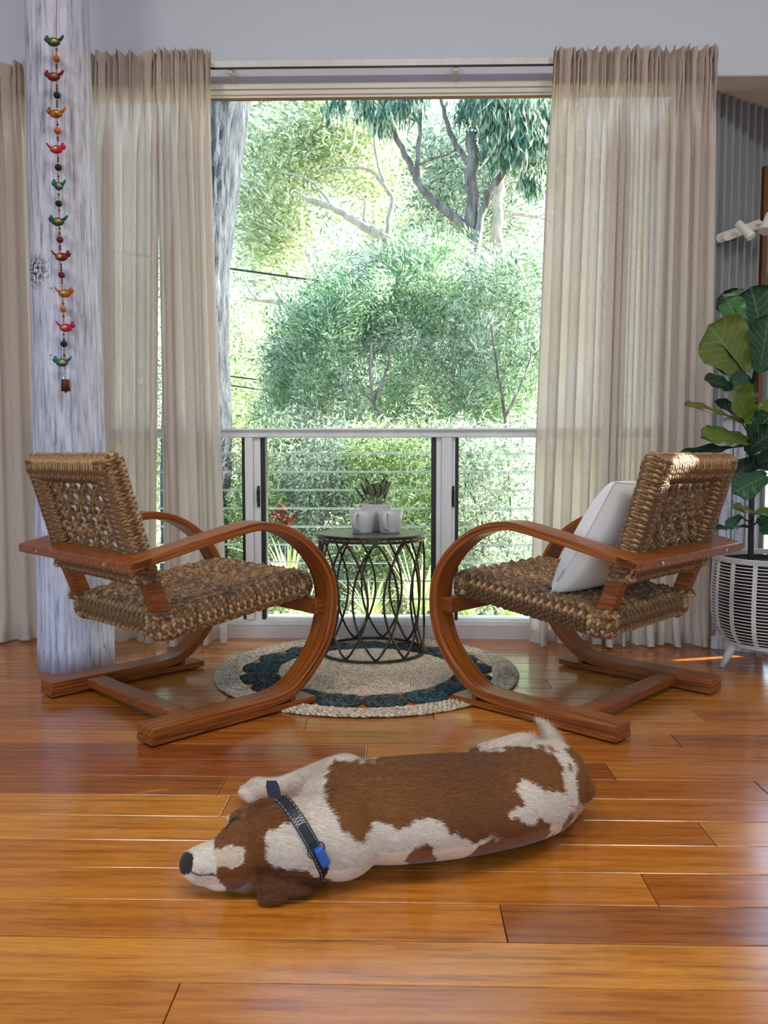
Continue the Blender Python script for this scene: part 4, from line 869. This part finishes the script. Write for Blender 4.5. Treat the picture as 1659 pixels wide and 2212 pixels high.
def paint(P3, jit):
    px0 = topix(P3); px = px0+jit
    c = np.tile(np.array([.70, .60, .50]), (len(P3), 1)); isb = np.zeros(len(P3), bool)
    for pg in brown: isb |= poly(pg, px)
    isb &= ~((P3[:, 1] > 1.775) & (px[:, 0] < 640))
    dark = np.sin(px[:, 0]*.013+1)*.5+.5
    br = np.array([.22, .085, .022])[None]*(1-dark[:, None]*.45)+np.array([.11, .038, .018])[None]*dark[:, None]*.45
    c[isb] = br[isb]; hd = isb & (px[:, 0] < 720) & (px[:, 1] > 1700); c[hd] = np.array([.175, .060, .014]); er = hd & (px[:, 1] > 1872) & (px[:, 0] > 545); c[er] = np.array([.115, .036, .012])
    st = poly(stripe, px); c[st] = (.60, .48, .35)
    pk_ = (px[:, 0] > 1238) & (px[:, 0] < 1262) & (px[:, 1] > 1740) & (px[:, 1] < 1800); c[pk_] = (.55, .32, .22)
    toe = (px[:, 0] < 535) & (px[:, 1] < 1740); c[toe] = (.70, .56, .48)
    c[poly(nose_p, px)] = (.018, .013, .012)
    mouth = np.abs(px0[:, 1]-(1886+.12*(px0[:, 0]-415)+2.5*np.sin(px0[:, 0]*.12))) < 2.2; mouth &= (px0[:, 0] > 410) & (px0[:, 0] < 468); c[mouth] = (.13, .095, .08)
    sp_ = (np.sin(px0[:, 0]*.55)*np.sin(px0[:, 1]*.6+1) > .45) & (px0[:, 0] > 418) & (px0[:, 0] < 470) & (px0[:, 1] > 1876) & (px0[:, 1] < 1906); c[sp_] *= .62
    eye = np.abs(px0[:, 1]-(1786-.72*(px0[:, 0]-490)-5*np.sin((px0[:, 0]-490)/26*PI))) < 3.4; eye &= (px0[:, 0] > 486) & (px0[:, 0] < 519); c[eye] = (.02, .012, .01)
    return c
rs = np.random.RandomState(3)
def wobble(P3):
    q = P3*1.0; return np.stack([6*np.sin(q[:, 0]*90+np.cos(q[:, 1]*70)*2)+3*np.sin(q[:, 0]*230+q[:, 1]*190), 5*np.sin(q[:, 1]*110+q[:, 0]*60)+3*np.cos(q[:, 0]*250)], 1)*.8
small = lambda P3: np.where((topix(P3)[:, 0] < 545)[:, None], np.where((topix(P3)[:, 0] < 430)[:, None], .2, .7), 1.0)
colr = paint(co.astype(float), wobble(co)*small(co))
ca_ = bm_.color_attributes.new('coat', 'FLOAT_COLOR', 'POINT'); ca_.data.foreach_set('color', np.concatenate([colr, np.ones((nV, 1))], 1).astype(np.float32).ravel())
m = simple('dog_coat', rough=.75, spec=.25, sheen=.15); at_ = N(m, 'ShaderNodeAttribute', attribute_name='coat'); n = noise(m, 60, 5, (.35, 1, 1)); r = ramp(m, n.outputs[0], [(.3, (.78, .75, .72)), (.7, (1.12, 1.1, 1.08))])
L(m, mixc(m, .8, at_.outputs[0], r.outputs[0], 'MULTIPLY'), BS(m).inputs[0]); bump(m, n.outputs[0], .35, .004)
body = link('body', bm_, M['dog_coat'], dog)
# short coat lying back towards the tail
nf = len(bm_.polygons); bm_.calc_loop_triangles(); nt_ = len(bm_.loop_triangles); ti = np.empty(nt_*3, np.int32); bm_.loop_triangles.foreach_get('vertices', ti); ti = ti.reshape(-1, 3)
A_, B_, C_ = co[ti[:, 0]], co[ti[:, 1]], co[ti[:, 2]]; cr = np.cross(B_-A_, C_-A_); ar = np.linalg.norm(cr, axis=1); nrm_ = cr/(ar[:, None]+1e-12)
view = np.array([0, 0, CH])-A_; ok = (nrm_[:, 2] > -.35); pr = ar*ok; pr /= pr.sum(); NH = 130000; sel = rs.choice(nt_, NH, p=pr); b1, b2 = rs.rand(NH), rs.rand(NH); fl = b1+b2 > 1; b1[fl] = 1-b1[fl]; b2[fl] = 1-b2[fl]
pos = A_[sel]+(B_[sel]-A_[sel])*b1[:, None]+(C_[sel]-A_[sel])*b2[:, None]; nn_ = nrm_[sel]
flow = np.tile([1.0, .15, -.25], (NH, 1)); tl2 = topix(pos); tailm = (tl2[:, 1] < 1632) & (tl2[:, 0] > 1150) & (pos[:, 1] > 1.86); flow[tailm] = (-.25, .3, .45)
flow -= nn_*(flow*nn_).sum(1)[:, None]; flow += rs.normal(0, .16, (NH, 3)); flow /= np.linalg.norm(flow, axis=1)[:, None]
hl = rs.uniform(.006, .011, NH); hl[tl2[:, 0] < 530] *= .45; hl[tailm] *= 2.0; keep = ~poly(nose_p, tl2) & (pos[:, 2] > .004)
tipv = pos+flow*hl[:, None]+nn_*(hl*.22)[:, None]; sdv = np.cross(flow, nn_); sdv /= np.linalg.norm(sdv, axis=1)[:, None]+1e-9; wv2 = .00042
tipv[:, 2] = np.maximum(tipv[:, 2], .0015)
hc = paint(pos.astype(float), wobble(pos)*small(pos)+rs.normal(0, 2.5, (NH, 2))*small(pos)); hc *= rs.uniform(.72, 1.22, (NH, 1))
pos, tipv, sdv, hc = pos[keep], tipv[keep], sdv[keep], hc[keep]; nh = len(pos)
HV = np.stack([pos-sdv*wv2, pos+sdv*wv2, tipv], 1).reshape(-1, 3); hm_ = mesh('fur', HV, np.arange(nh*3).reshape(-1, 3))
hcol = np.repeat(np.concatenate([hc, np.ones((nh, 1))], 1), 3, 0).astype(np.float32); cb = hm_.color_attributes.new('coat', 'FLOAT_COLOR', 'POINT'); cb.data.foreach_set('color', hcol.ravel())
m = simple('fur_hair', rough=.7, spec=.2); at_ = N(m, 'ShaderNodeAttribute', attribute_name='coat'); L(m, at_.outputs[0], BS(m).inputs[0])
fo = link('fur', hm_, M['fur_hair'], dog); fo['kind'] = 'stuff'
# collar
simple('collar_leather', (.007, .009, .018), .5); simple('collar_blue', (.02, .10, .42), .4); simple('stitch', (.55, .55, .55), .6); simple('strap_navy', (.005, .008, .030), .7)
c1, c2 = P_(604, 1741, .128), P_(692, 1893, .014); cc_ = (c1+c2)/2; cc_[2] = max(cc_[2], .08); ea = (c1-c2)/2; eb = P_(691, 1812, .168)-cc_
col = thing('collar', cc_, None, None); col.parent = dog; col.matrix_parent_inverse = Matrix.Translation(-dog.location)
C.objects.unlink(col); bpy.data.objects.remove(col)
ang_ = np.linspace(0, 2*PI, 73); ctr = cc_+np.cos(ang_)[:, None]*ea*1.03+np.sin(ang_)[:, None]*eb*1.03
from mathutils.bvhtree import BVHTree
bvh = BVHTree.FromPolygons(co.tolist(), [tuple(p.vertices) for p in bm_.polygons]); rad_ = []
for a_ in ang_:      # draw the loop in until it lies on the neck
    d_ = math.cos(a_)*ea*1.03+math.sin(a_)*eb*1.03; full = np.linalg.norm(d_); d_ /= full; lo = full
    for st_ in np.arange(full*1.12, .02, -.004):      # first crossing met when moving inwards
        h_ = bvh.ray_cast(Vector(cc_+d_*st_), Vector(-d_), .0045)
        if h_[0] is not None: lo = (Vector(h_[0])-Vector(cc_)).length; break
    rad_.append((lo, full))
rl = np.array([r_[0] for r_ in rad_]); rl = np.array([np.mean(np.take(rl[:-1], range(i-2, i+3), mode='wrap')) for i in range(len(rl)-1)]); rl = np.append(rl, rl[0])+.0015
dirs = np.cos(ang_)[:, None]*ea+np.sin(ang_)[:, None]*eb; dirs /= np.linalg.norm(dirs, axis=1)[:, None]; ctr = cc_+dirs*rl[:, None]
ctr[:, 2] = np.maximum(ctr[:, 2], .014)
axn = np.cross(ea, eb); axn /= np.linalg.norm(axn); axn = axn if axn[0] > 0 else -axn
V = []; 
for p in ctr:
    o_ = p-cc_; o_ /= np.linalg.norm(o_)
    for a_, b_ in ((-.0125, 0), (-.0125, .004), (.0125, .004), (.0125, 0)): V.append(p+axn*a_+o_*b_)
F = [(i*4+j, i*4+(j+1) % 4, (i+1)*4+(j+1) % 4, (i+1)*4+j) for i in range(72) for j in range(4)]
V = np.array(V); V[:, 2] = np.maximum(V[:, 2], .002)
cl = link('collar', mesh('collar', V, F), M['collar_leather'], dog); bevel(cl, .001, 1); cl['label'] = 'dark blue collar with white stitching'
sb = MB()
for i in range(0, 72):
    for s_ in (-.0095, .0095):
        p, q_ = ctr[i], ctr[i]+(ctr[(i+1) % 72]-ctr[i])*.55; o_ = p-cc_; o_ /= np.linalg.norm(o_); sb.tube([p+axn*s_+o_*.0042, q_+axn*s_+o_*.0042], .0006, 4)
for i in (8, 9, 10):
    p = ctr[i]; o_ = p-cc_; o_ /= np.linalg.norm(o_); q_ = ctr[i+1]
    sb.tube([p-axn*.009+o_*.0045, q_+axn*.009+o_*.0045], .0006, 4); sb.tube([p+axn*.009+o_*.0045, q_-axn*.009+o_*.0045], .0006, 4)
sb.build('stitching', M['stitch'], cl)
tg = P_(692, 1853, .075); ki = int(np.argmin(np.linalg.norm(topix(ctr)-np.array([692, 1846]), axis=1)+1e3*(ctr[:, 2] < .02))); tv = ctr[(ki+1) % 72]-ctr[ki-1]; tv /= np.linalg.norm(tv); ov = ctr[ki]-cc_; ov /= np.linalg.norm(ov)
bk = MB(); cV = []
for a_ in (-1, 1):
    for b_ in (-1, 1):
        for c__ in (0, 1): cV.append(ctr[ki]+tv*a_*.019+axn*(b_*.0085+.004)+ov*(.003+.016*c__))
bevel(bk.add(cV, [(0, 1, 3, 2), (4, 6, 7, 5), (0, 4, 5, 1), (2, 3, 7, 6), (0, 2, 6, 4), (1, 5, 7, 3)]).build('blue_buckle', M['collar_blue'], cl), .004, 3)
rc = ctr[(ki-3) % 72]
MB().tube([rc+tv*.014*math.cos(a)+axn*.017*math.sin(a)+ov*.008 for a in np.linspace(0, 2*PI, 22)], .0011, 6, cap=False).build('ring', M['bronze'], cl)
# loose strap end sticking up behind the ear
s0, s1 = P_(598, 1742, .118), P_(586, 1686, .150); s1 = s0+(s1-s0)*.98; dx = np.array([.0135, 0, 0]); dy = np.array([0, .0022, 0]); V = []
for t in np.linspace(0, 1, 6):
    p = s0+(s1-s0)*t; wv3 = 1 if t < .9 else .75; V += [p-dx*wv3-dy, p+dx*wv3-dy, p+dx*wv3+dy, p-dx*wv3+dy]
F = [(i*4+j, i*4+(j+1) % 4, (i+1)*4+(j+1) % 4, (i+1)*4+j) for i in range(5) for j in range(4)]+[(3, 2, 1, 0), (20, 21, 22, 23)]
link('strap_end', mesh('strap_end', V, F), M['strap_navy'], cl)

# ------------------------------------------------------------------ garden
gV = []; xs = np.linspace(-30, 30, 61); ys = np.concatenate([np.linspace(3.95, 12, 30), np.linspace(12.5, 60, 40)])
for y in ys:
    for x_ in xs: gV.append((x_, y, -.75+max(0, y-9)*.05+.06*math.sin(x_*2.1+y)+.05*math.sin(y*1.7-x_)))
i = (np.arange(len(ys)-1)[:, None]*61+np.arange(60)[None]).ravel(); o = link('ground', mesh('ground', np.array(gV), np.stack([i, i+1, i+62, i+61], 1), True), M['earth']); o['kind'] = 'structure'
def foliage(cl, nper, ln, wd, mode='spray', seed=0, spread=1.0):
    "cl: (n,4) cluster centres and radius; returns leaf rhombs"
    r = np.random.RandomState(seed); cl = np.asarray(cl); n = len(cl); tot = n*nper
    c = np.repeat(cl[:, :3], nper, 0); rad = np.repeat(cl[:, 3], nper); d = r.normal(size=(tot, 3)); d /= np.linalg.norm(d, axis=1)[:, None]
    p = c+d*(rad*r.rand(tot)**.45)[:, None]
    if mode == 'spray':
        ax0 = np.repeat(r.normal(size=(n, 3))*[1, .6, .6]+[0, 0, .5], nper, 0); ax = ax0*.6+d*.6+r.normal(size=(tot, 3))*.35
    elif mode == 'hang': ax = np.tile([0, 0, -1.0], (tot, 1))+r.normal(size=(tot, 3))*.28
    elif mode == 'up': ax = np.tile([0, 0, 1.0], (tot, 1))+d*.6*[1, 1, 0]
    else: ax = r.normal(size=(tot, 3))
    ax /= np.linalg.norm(ax, axis=1)[:, None]; s = np.cross(ax, r.normal(size=(tot, 3))); s /= np.linalg.norm(s, axis=1)[:, None]
    l = (ln*r.uniform(.6, 1.3, tot))[:, None]; w_ = (wd*r.uniform(.7, 1.3, tot))[:, None]; nn2 = np.cross(ax, s)
    V = np.stack([p, p+ax*l*.45+s*w_+nn2*l*.06, p+ax*l, p+ax*l*.45-s*w_+nn2*l*.06], 1).reshape(-1, 3)
    return V, np.arange(tot*4).reshape(-1, 4)
def clusters(regs, seed):
    r = np.random.RandomState(seed); o_ = []
    for (u0, u1, v0, v1, Y0, Y1, n, rad) in regs:
        for _ in range(n):
            Y = r.uniform(Y0, Y1); p = at(r.uniform(u0, u1), r.uniform(v0, v1), Y); o_.append((*p, rad*r.uniform(.6, 1.3)))
    return np.array(o_)
def tree(name, base, label, cat, bk, limbs, fol, group=None, seed=0):
    t = thing(name, base, label, cat, group)
    if limbs:
        b = MB()
        for P, r0, r1 in limbs:
            S_ = spline(P, 5); k = np.arange(len(S_)); jit = np.stack([np.sin(k*1.7+seed), np.cos(k*2.3+seed), 0*k], 1)*r1*.35
            b.tube(S_+jit, np.linspace(r0, r1, len(S_)), 9)
        b.build('trunk', M[bk], t, smooth=True)
    for (mt, cl, nper, ln, wd, mode) in fol:
        V, F = foliage(cl, nper, ln, wd, mode, seed); link('foliage', mesh('foliage', V, F), M[mt], t)['kind'] = 'stuff'
    return t
def px(Y, *pts): return [at(u, v, Y) for u, v in pts]
# big rough trunk behind the left curtain, with furrowed bark
TY = 6.5; n, hh = 90, 150; V = []; ctrs = [(at(u, v, TY)[0]-.255, at(u, v, TY)[2]) for u, v in ((560, -200), (548, 60), (534, 220), (518, 400), (503, 600), (497, 760), (495, 900), (488, 1100), (485, 1400), (480, 1600))][::-1]
cz = [c[1] for c in ctrs]; cxs = [c[0] for c in ctrs]
for j in range(hh+1):
    z = -.9+6.0*j/hh; cx = np.interp(z, cz, cxs); r0 = .255+.02*math.sin(z*2)+(.05*max(0, .2-z))
    for k in range(n):
        a = 2*PI*k/n; rg = .5+.5*math.sin(k*PI/2.2+1.6*math.sin(z*4.3+k*.25)+1.5*math.sin(z*13+k*1.7)); rg = rg**2
        rr = r0-.022*rg+.010*math.sin(3*a+z*2); V.append((cx+rr*math.cos(a), TY+rr*math.sin(a), z))
F = np.array([(j*n+k, j*n+(k+1) % n, (j+1)*n+(k+1) % n, (j+1)*n+k) for j in range(hh) for k in range(n)])
t = thing('tree', (cxs[0], TY, -.75), 'thick rough grey tree trunk just outside, beside the left curtain', 'tree'); link('trunk', mesh('trunk', V, F, True), M['bark_dark'], t)
G = 'gum trees in the garden'
tree('gum_tree', at(1022, 1350, 9), 'forked dark-trunked gum tree with hanging leaves, right of window centre', 'tree', 'bark_gum', [
 (px(9, (1020, 1380), (1018, 900), (1024, 640), (1022, 520), (1019, 400), (1021, 285)), .085, .060), (px(9, (1012, 492), (975, 465), (935, 432), (905, 398), (893, 370), (872, 328), (850, 285), (826, 235), (810, 190)), .050, .020),
 (px(9, (901, 385), (903, 330), (908, 260), (905, 190)), .030, .016), (px(9, (1014, 352), (990, 322), (970, 280), (958, 235), (950, 190)), .034, .018), (px(8.95, (1027, 560), (1036, 480), (1058, 415), (1086, 372), (1096, 300), (1094, 240), (1088, 180)), .048, .024),
 (px(8.9, (1038, 350), (1056, 305), (1072, 260), (1082, 190)), .036, .022), (px(9, (1037, 310), (1044, 250), (1046, 190)), .026, .018), (px(9, (907, 356), (935, 342), (968, 334), (990, 318)), .018, .008), (px(9, (905, 265), (870, 248), (845, 240)), .012, .006), (px(9.1, (1090, 300), (1110, 270), (1122, 200)), .020, .01)],
 [('leaf_gum', clusters([(770, 900, 195, 270, 8.6, 9.4, 22, .16), (1060, 1215, 190, 330, 8.4, 9.3, 90, .22), (1110, 1215, 200, 400, 8.5, 9, 24, .14), (1000, 1100, 195, 260, 8.8, 9.3, 16, .16), (800, 1210, -150, 180, 8.6, 9.4, 50, .3), (700, 800, 205, 240, 9, 9.5, 5, .12)], 1), 52, .135, .0135, 'hang')], G, 1)
tree('gum_tree', at(1078, 1350, 12), 'pale slender gum with one long arm reaching right, behind the forked gum', 'tree', 'bark_pale', [
 (px(12, (1085, 1200), (1082, 700), (1078, 560), (1074, 460), (1080, 390), (1090, 320), (1098, 200)), .10, .06), (px(12, (1084, 474), (1110, 463), (1150, 467), (1200, 478)), .035, .022), (px(12, (1083, 400), (1120, 380), (1160, 348), (1200, 318)), .03, .014)],
 [('leaf_grey', clusters([(1060, 1200, 230, 560, 12.3, 13.2, 46, .45), (880, 1060, 280, 520, 12.3, 13.3, 60, .50)], 2), 130, .12, .014, 'spray')], G, 2)
tree('gum_tree', at(890, 1350, 11), 'pale-limbed leaning gum behind the bush at window centre', 'tree', 'bark_pale', [
 (px(10.3, (960, 1100), (930, 700), (893, 585), (862, 540), (835, 515), (800, 497), (762, 474), (722, 450), (682, 437), (650, 425)), .09, .028), (px(10.3, (838, 515), (840, 470), (848, 430), (822, 392), (795, 366), (740, 362), (690, 368)), .035, .014),
 (px(10.3, (800, 497), (786, 470), (790, 440), (776, 415)), .02, .010), (px(10.3, (722, 450), (690, 410), (660, 385), (600, 370)), .022, .008), (px(10.3, (840, 420), (818, 360), (808, 300), (800, 230)), .022, .01)],
 [('leaf_yellow', clusters([(530, 860, 225, 420, 10.6, 11.4, 74, .48), (510, 660, 420, 560, 10.6, 11.4, 30, .42)], 3), 140, .11, .014, 'spray')], G, 3)
tree('gum_tree', at(600, 1350, 14), 'bare-branched pale tree against the sky near the big trunk', 'tree', 'bark_pale', [
 (px(13.3, (720, 1100), (690, 760), (640, 680), (610, 655), (570, 650), (530, 645)), .07, .02), (px(13.3, (612, 655), (592, 620), (586, 590), (600, 560)), .025, .01), (px(13.3, (560, 650), (535, 620), (520, 560)), .02, .008), (px(13.3, (690, 600), (650, 530), (625, 500)), .03, .01), (px(13.3, (670, 560), (662, 500), (660, 440)), .02, .008)],
 [('leaf_grey', clusters([(510, 700, 530, 640, 14, 17, 20, .45), (620, 760, 420, 600, 14, 16, 20, .5)], 4), 120, .12, .014, 'spray'), ('leaf_yellow', clusters([(480, 660, 700, 930, 13, 17, 80, .6)], 14), 130, .13, .018, 'spray')], G, 4)
G2 = 'bright green wattle bushes outside'
wat = [((790, 1350, 7.6), 'bright green feathery bush left of window centre, dark forked stems', [(700, 860, 560, 760, 7.4, 8.6, 66, .19), (610, 800, 640, 930, 7.4, 8.6, 95, .19), (560, 700, 760, 960, 7.6, 8.6, 54, .18)], [(px(7.3, (845, 1000), (826, 905), (808, 868), (800, 800), (803, 740)), .022, .009), (px(7.3, (808, 868), (835, 800), (848, 740)), .016, .007), (px(7.3, (815, 880), (780, 845), (745, 835)), .012, .005), (px(7.3, (770, 920), (750, 850), (735, 790)), .010, .004)]),
 ((930, 1350, 7.9), 'bright green feathery bush at window centre below the forked gum', [(800, 1010, 520, 700, 7.8, 8.8, 82, .19), (820, 1020, 680, 930, 7.6, 8.6, 90, .19)], [(px(7.5, (1000, 1000), (985, 900), (975, 800), (985, 700)), .018, .008), (px(7.5, (990, 860), (955, 790), (930, 740)), .012, .005)]),
 ((1100, 1350, 7.6), 'grey-green feathery bush against the right curtain', [(1000, 1190, 560, 760, 7.4, 8.6, 82, .19), (1000, 1190, 740, 940, 7.4, 8.6, 90, .19)], [(px(7.3, (1085, 1200), (1095, 1000), (1088, 880), (1075, 800), (1060, 700)), .022, .008), (px(7.3, (1092, 900), (1130, 820), (1150, 760)), .014, .006), (px(7.3, (1120, 1300), (1090, 1120), (1085, 1020), (1080, 950)), .02, .012)])]
for i, (b, lb, rg, lm) in enumerate(wat):
    cl = clusters(rg, 20+i); np.random.RandomState(i).shuffle(cl); k = len(cl)*(2, 2, 1)[i]//3
    tree('wattle_bush', at(*b), lb, 'bush', 'bark_gum', lm, [('leaf_wattle', cl[:k], 170, .072, .0066, 'spray'), ('leaf_grey', cl[k:], 150, .068, .0062, 'spray')], G2, 10+i)
G3 = 'low garden shrubs seen through the louvres'
lows = [((510, 1380, 6.2), 'pale low shrub behind the left louvre bay', [(470, 620, 940, 1330, 6.4, 7.4, 60, .22)], 'leaf_low'), ((690, 1380, 6.4), 'low leafy shrub behind the left of the middle louvres', [(600, 780, 930, 1300, 6.4, 7.3, 90, .22)], 'leaf_grey'),
 ((860, 1380, 6.2), 'dense pale shrub behind the side table', [(760, 960, 940, 1310, 6.2, 7.2, 100, .22)], 'leaf_low'), ((1060, 1380, 6.3), 'mixed low shrub behind the right louvre bay', [(940, 1200, 940, 1330, 6.2, 7.2, 110, .22)], 'leaf_grey'),
 ((330, 1380, 6.2), 'low pale shrub glimpsed through the left curtain', [(200, 470, 500, 1330, 7.2, 9.0, 80, .35)], 'leaf_low'), ((1400, 1380, 6.5), 'garden shrub behind the right curtain', [(1190, 1560, 400, 1330, 7.5, 9.5, 90, .40)], 'leaf_grey')]
for i, (b, lb, rg, mt) in enumerate(lows):
    cl = clusters(rg, 40+i); bs = at(*b); lm = []
    for q in range(4): a_ = cl[q*7 % len(cl)][:3]; lm.append(([bs+[RS.uniform(-.1, .1), 0, -.1], (bs+a_)/2+[RS.uniform(-.1, .1), .05, 0], a_], .012, .004))
    tree('shrub', bs, lb, 'shrub', 'bark_gum', lm, [(mt, cl, 250, .055, .0065, 'any')], G3, 30+i)
def strap_plant(u, v, Y, n_, ln, label, seed, mt='leaf_strap'):
    r = np.random.RandomState(seed); b = at(u, v, Y); t = thing('strap_leaf_plant', b, label, 'plant', 'strap-leaved clumps under the window'); 
    for i in range(n_):
        a = r.uniform(0, 2*PI); le = ln*r.uniform(.6, 1.2); o_ = r.uniform(.3, .9); d = np.array([math.cos(a), math.sin(a), 0]); sd = np.array([-d[1], d[0], 0]); V = []
        for k in range(8):
            s = k/7; p = b+d*(le*o_*s)*.8+np.array([0, 0, le*(s*1.1-.65*o_*s*s)]); w_ = .011*(1-s**2)+.001; V += [p-sd*w_, p+[0, 0, -.003], p+sd*w_]
        link('leaf', mesh('leaf', V, [(k*3+j, k*3+j+1, k*3+j+4, k*3+j+3) for k in range(7) for j in range(2)], True), M[mt], t)
strap_plant(905, 1345, 5.3, 34, .55, 'strap-leaved clump seen through the right side of the side table bars', 1); strap_plant(800, 1350, 5.5, 26, .40, 'strap-leaved clump seen through the left side of the side table bars', 2)
strap_plant(625, 1290, 5.6, 22, .55, 'strap-leaved clump framed by the left armchair arm', 3); strap_plant(1010, 1350, 5.3, 28, .35, 'strap-leaved clump framed by the right armchair arm', 4); strap_plant(1100, 1350, 5.4, 26, .35, 'strap-leaved clump beside the right curtain hem', 5); strap_plant(660, 1355, 5.2, 26, .32, 'short strap-leaved clump under the left armchair arm', 6); strap_plant(505, 1355, 5.2, 18, .3, 'short strap-leaved clump behind the left curtain hem', 7)
rd_ = thing('red_leaf_plant', at(615, 1110, 5.8), 'small red-leaved plant behind the middle louvres', 'plant')
V, F = foliage([(*at(612, 1112, 5.8), .05), (*at(620, 1130, 5.8), .05)], 22, .07, .02, 'any', 9); link('foliage', mesh('foliage', V, F), M['leaf_red'], rd_)['kind'] = 'stuff'
MB().tube([at(616, 1240, 5.8), at(616, 1125, 5.8)], .006, 6).build('stem', M['bark_gum'], rd_)
for k, (a, b, lb) in enumerate((((430, 558, 10.5), (760, 604, 10.5), 'dark overhead cable, highest of the three'), ((430, 768, 12.4), (680, 800, 12.4), 'overhead cable, middle one of the three'), ((430, 787, 12.4), (680, 822, 12.4), 'overhead cable, lowest of the three'))):
    c = thing('overhead_cable', at(*b), lb, 'cable', 'overhead cables'); A3, B3 = at(*a), at(*b); A3 = A3+(A3-B3)*2; B3 = B3+(B3-A3)*.6
    MB().tube([A3+(B3-A3)*t-np.array([0, 0, .25*4*t*(1-t)*(1 if k else .3)]) for t in np.linspace(0, 1, 14)], .013 if k == 0 else .012, 6).build('cable', M['black_rubber'], c)
# distant tree line
G4 = 'distant trees'
for i, (u, v0, v1, w_, mt, lb) in enumerate(((520, 640, 930, 80, 'leaf_yellow', 'distant pale tree low beside the big trunk'), (640, 330, 620, 110, 'leaf_yellow', 'distant pale tree left of window centre'), (800, 230, 560, 110, 'leaf_yellow', 'distant pale tree at window centre'), (950, 240, 560, 110, 'leaf_grey', 'distant grey-green tree behind the forked gum'), (1100, 420, 900, 120, 'leaf_grey', 'distant grey-green tree at the right of the window'), (760, 560, 950, 150, 'leaf_grey', 'distant grey-green tree behind the bright bushes'), (940, 600, 950, 150, 'leaf_low', 'distant green tree behind the centre bush'), (330, 300, 1000, 160, 'leaf_grey', 'distant tree behind the left curtain'), (1650, 560, 1190, 80, 'leaf_grey', 'garden tree seen through the timber framed side door'), (1380, 300, 1000, 160, 'leaf_grey', 'distant tree behind the right curtain'), (2150, 300, 1100, 300, 'leaf_grey', 'distant tree outside to the right, beyond the side door'), (-300, 300, 1100, 300, 'leaf_yellow', 'distant tree outside to the left, beyond the log post'))):
    Y = 20+i*2.6; cl = clusters([(u-w_, u+w_, v0, v1, Y+.9, Y+1.7, 60, .9*Y/24)], 60+i)
    tree('distant_tree', at(u, 1150, Y), lb, 'tree', 'bark_pale', [(px(Y, (u, 1150), (u+8, (v0+v1)//2), (u-5, v0+30)), .14, .05)], [(mt, cl, 110, .17*Y/24, .03*Y/24, 'any')], G4, 60+i)
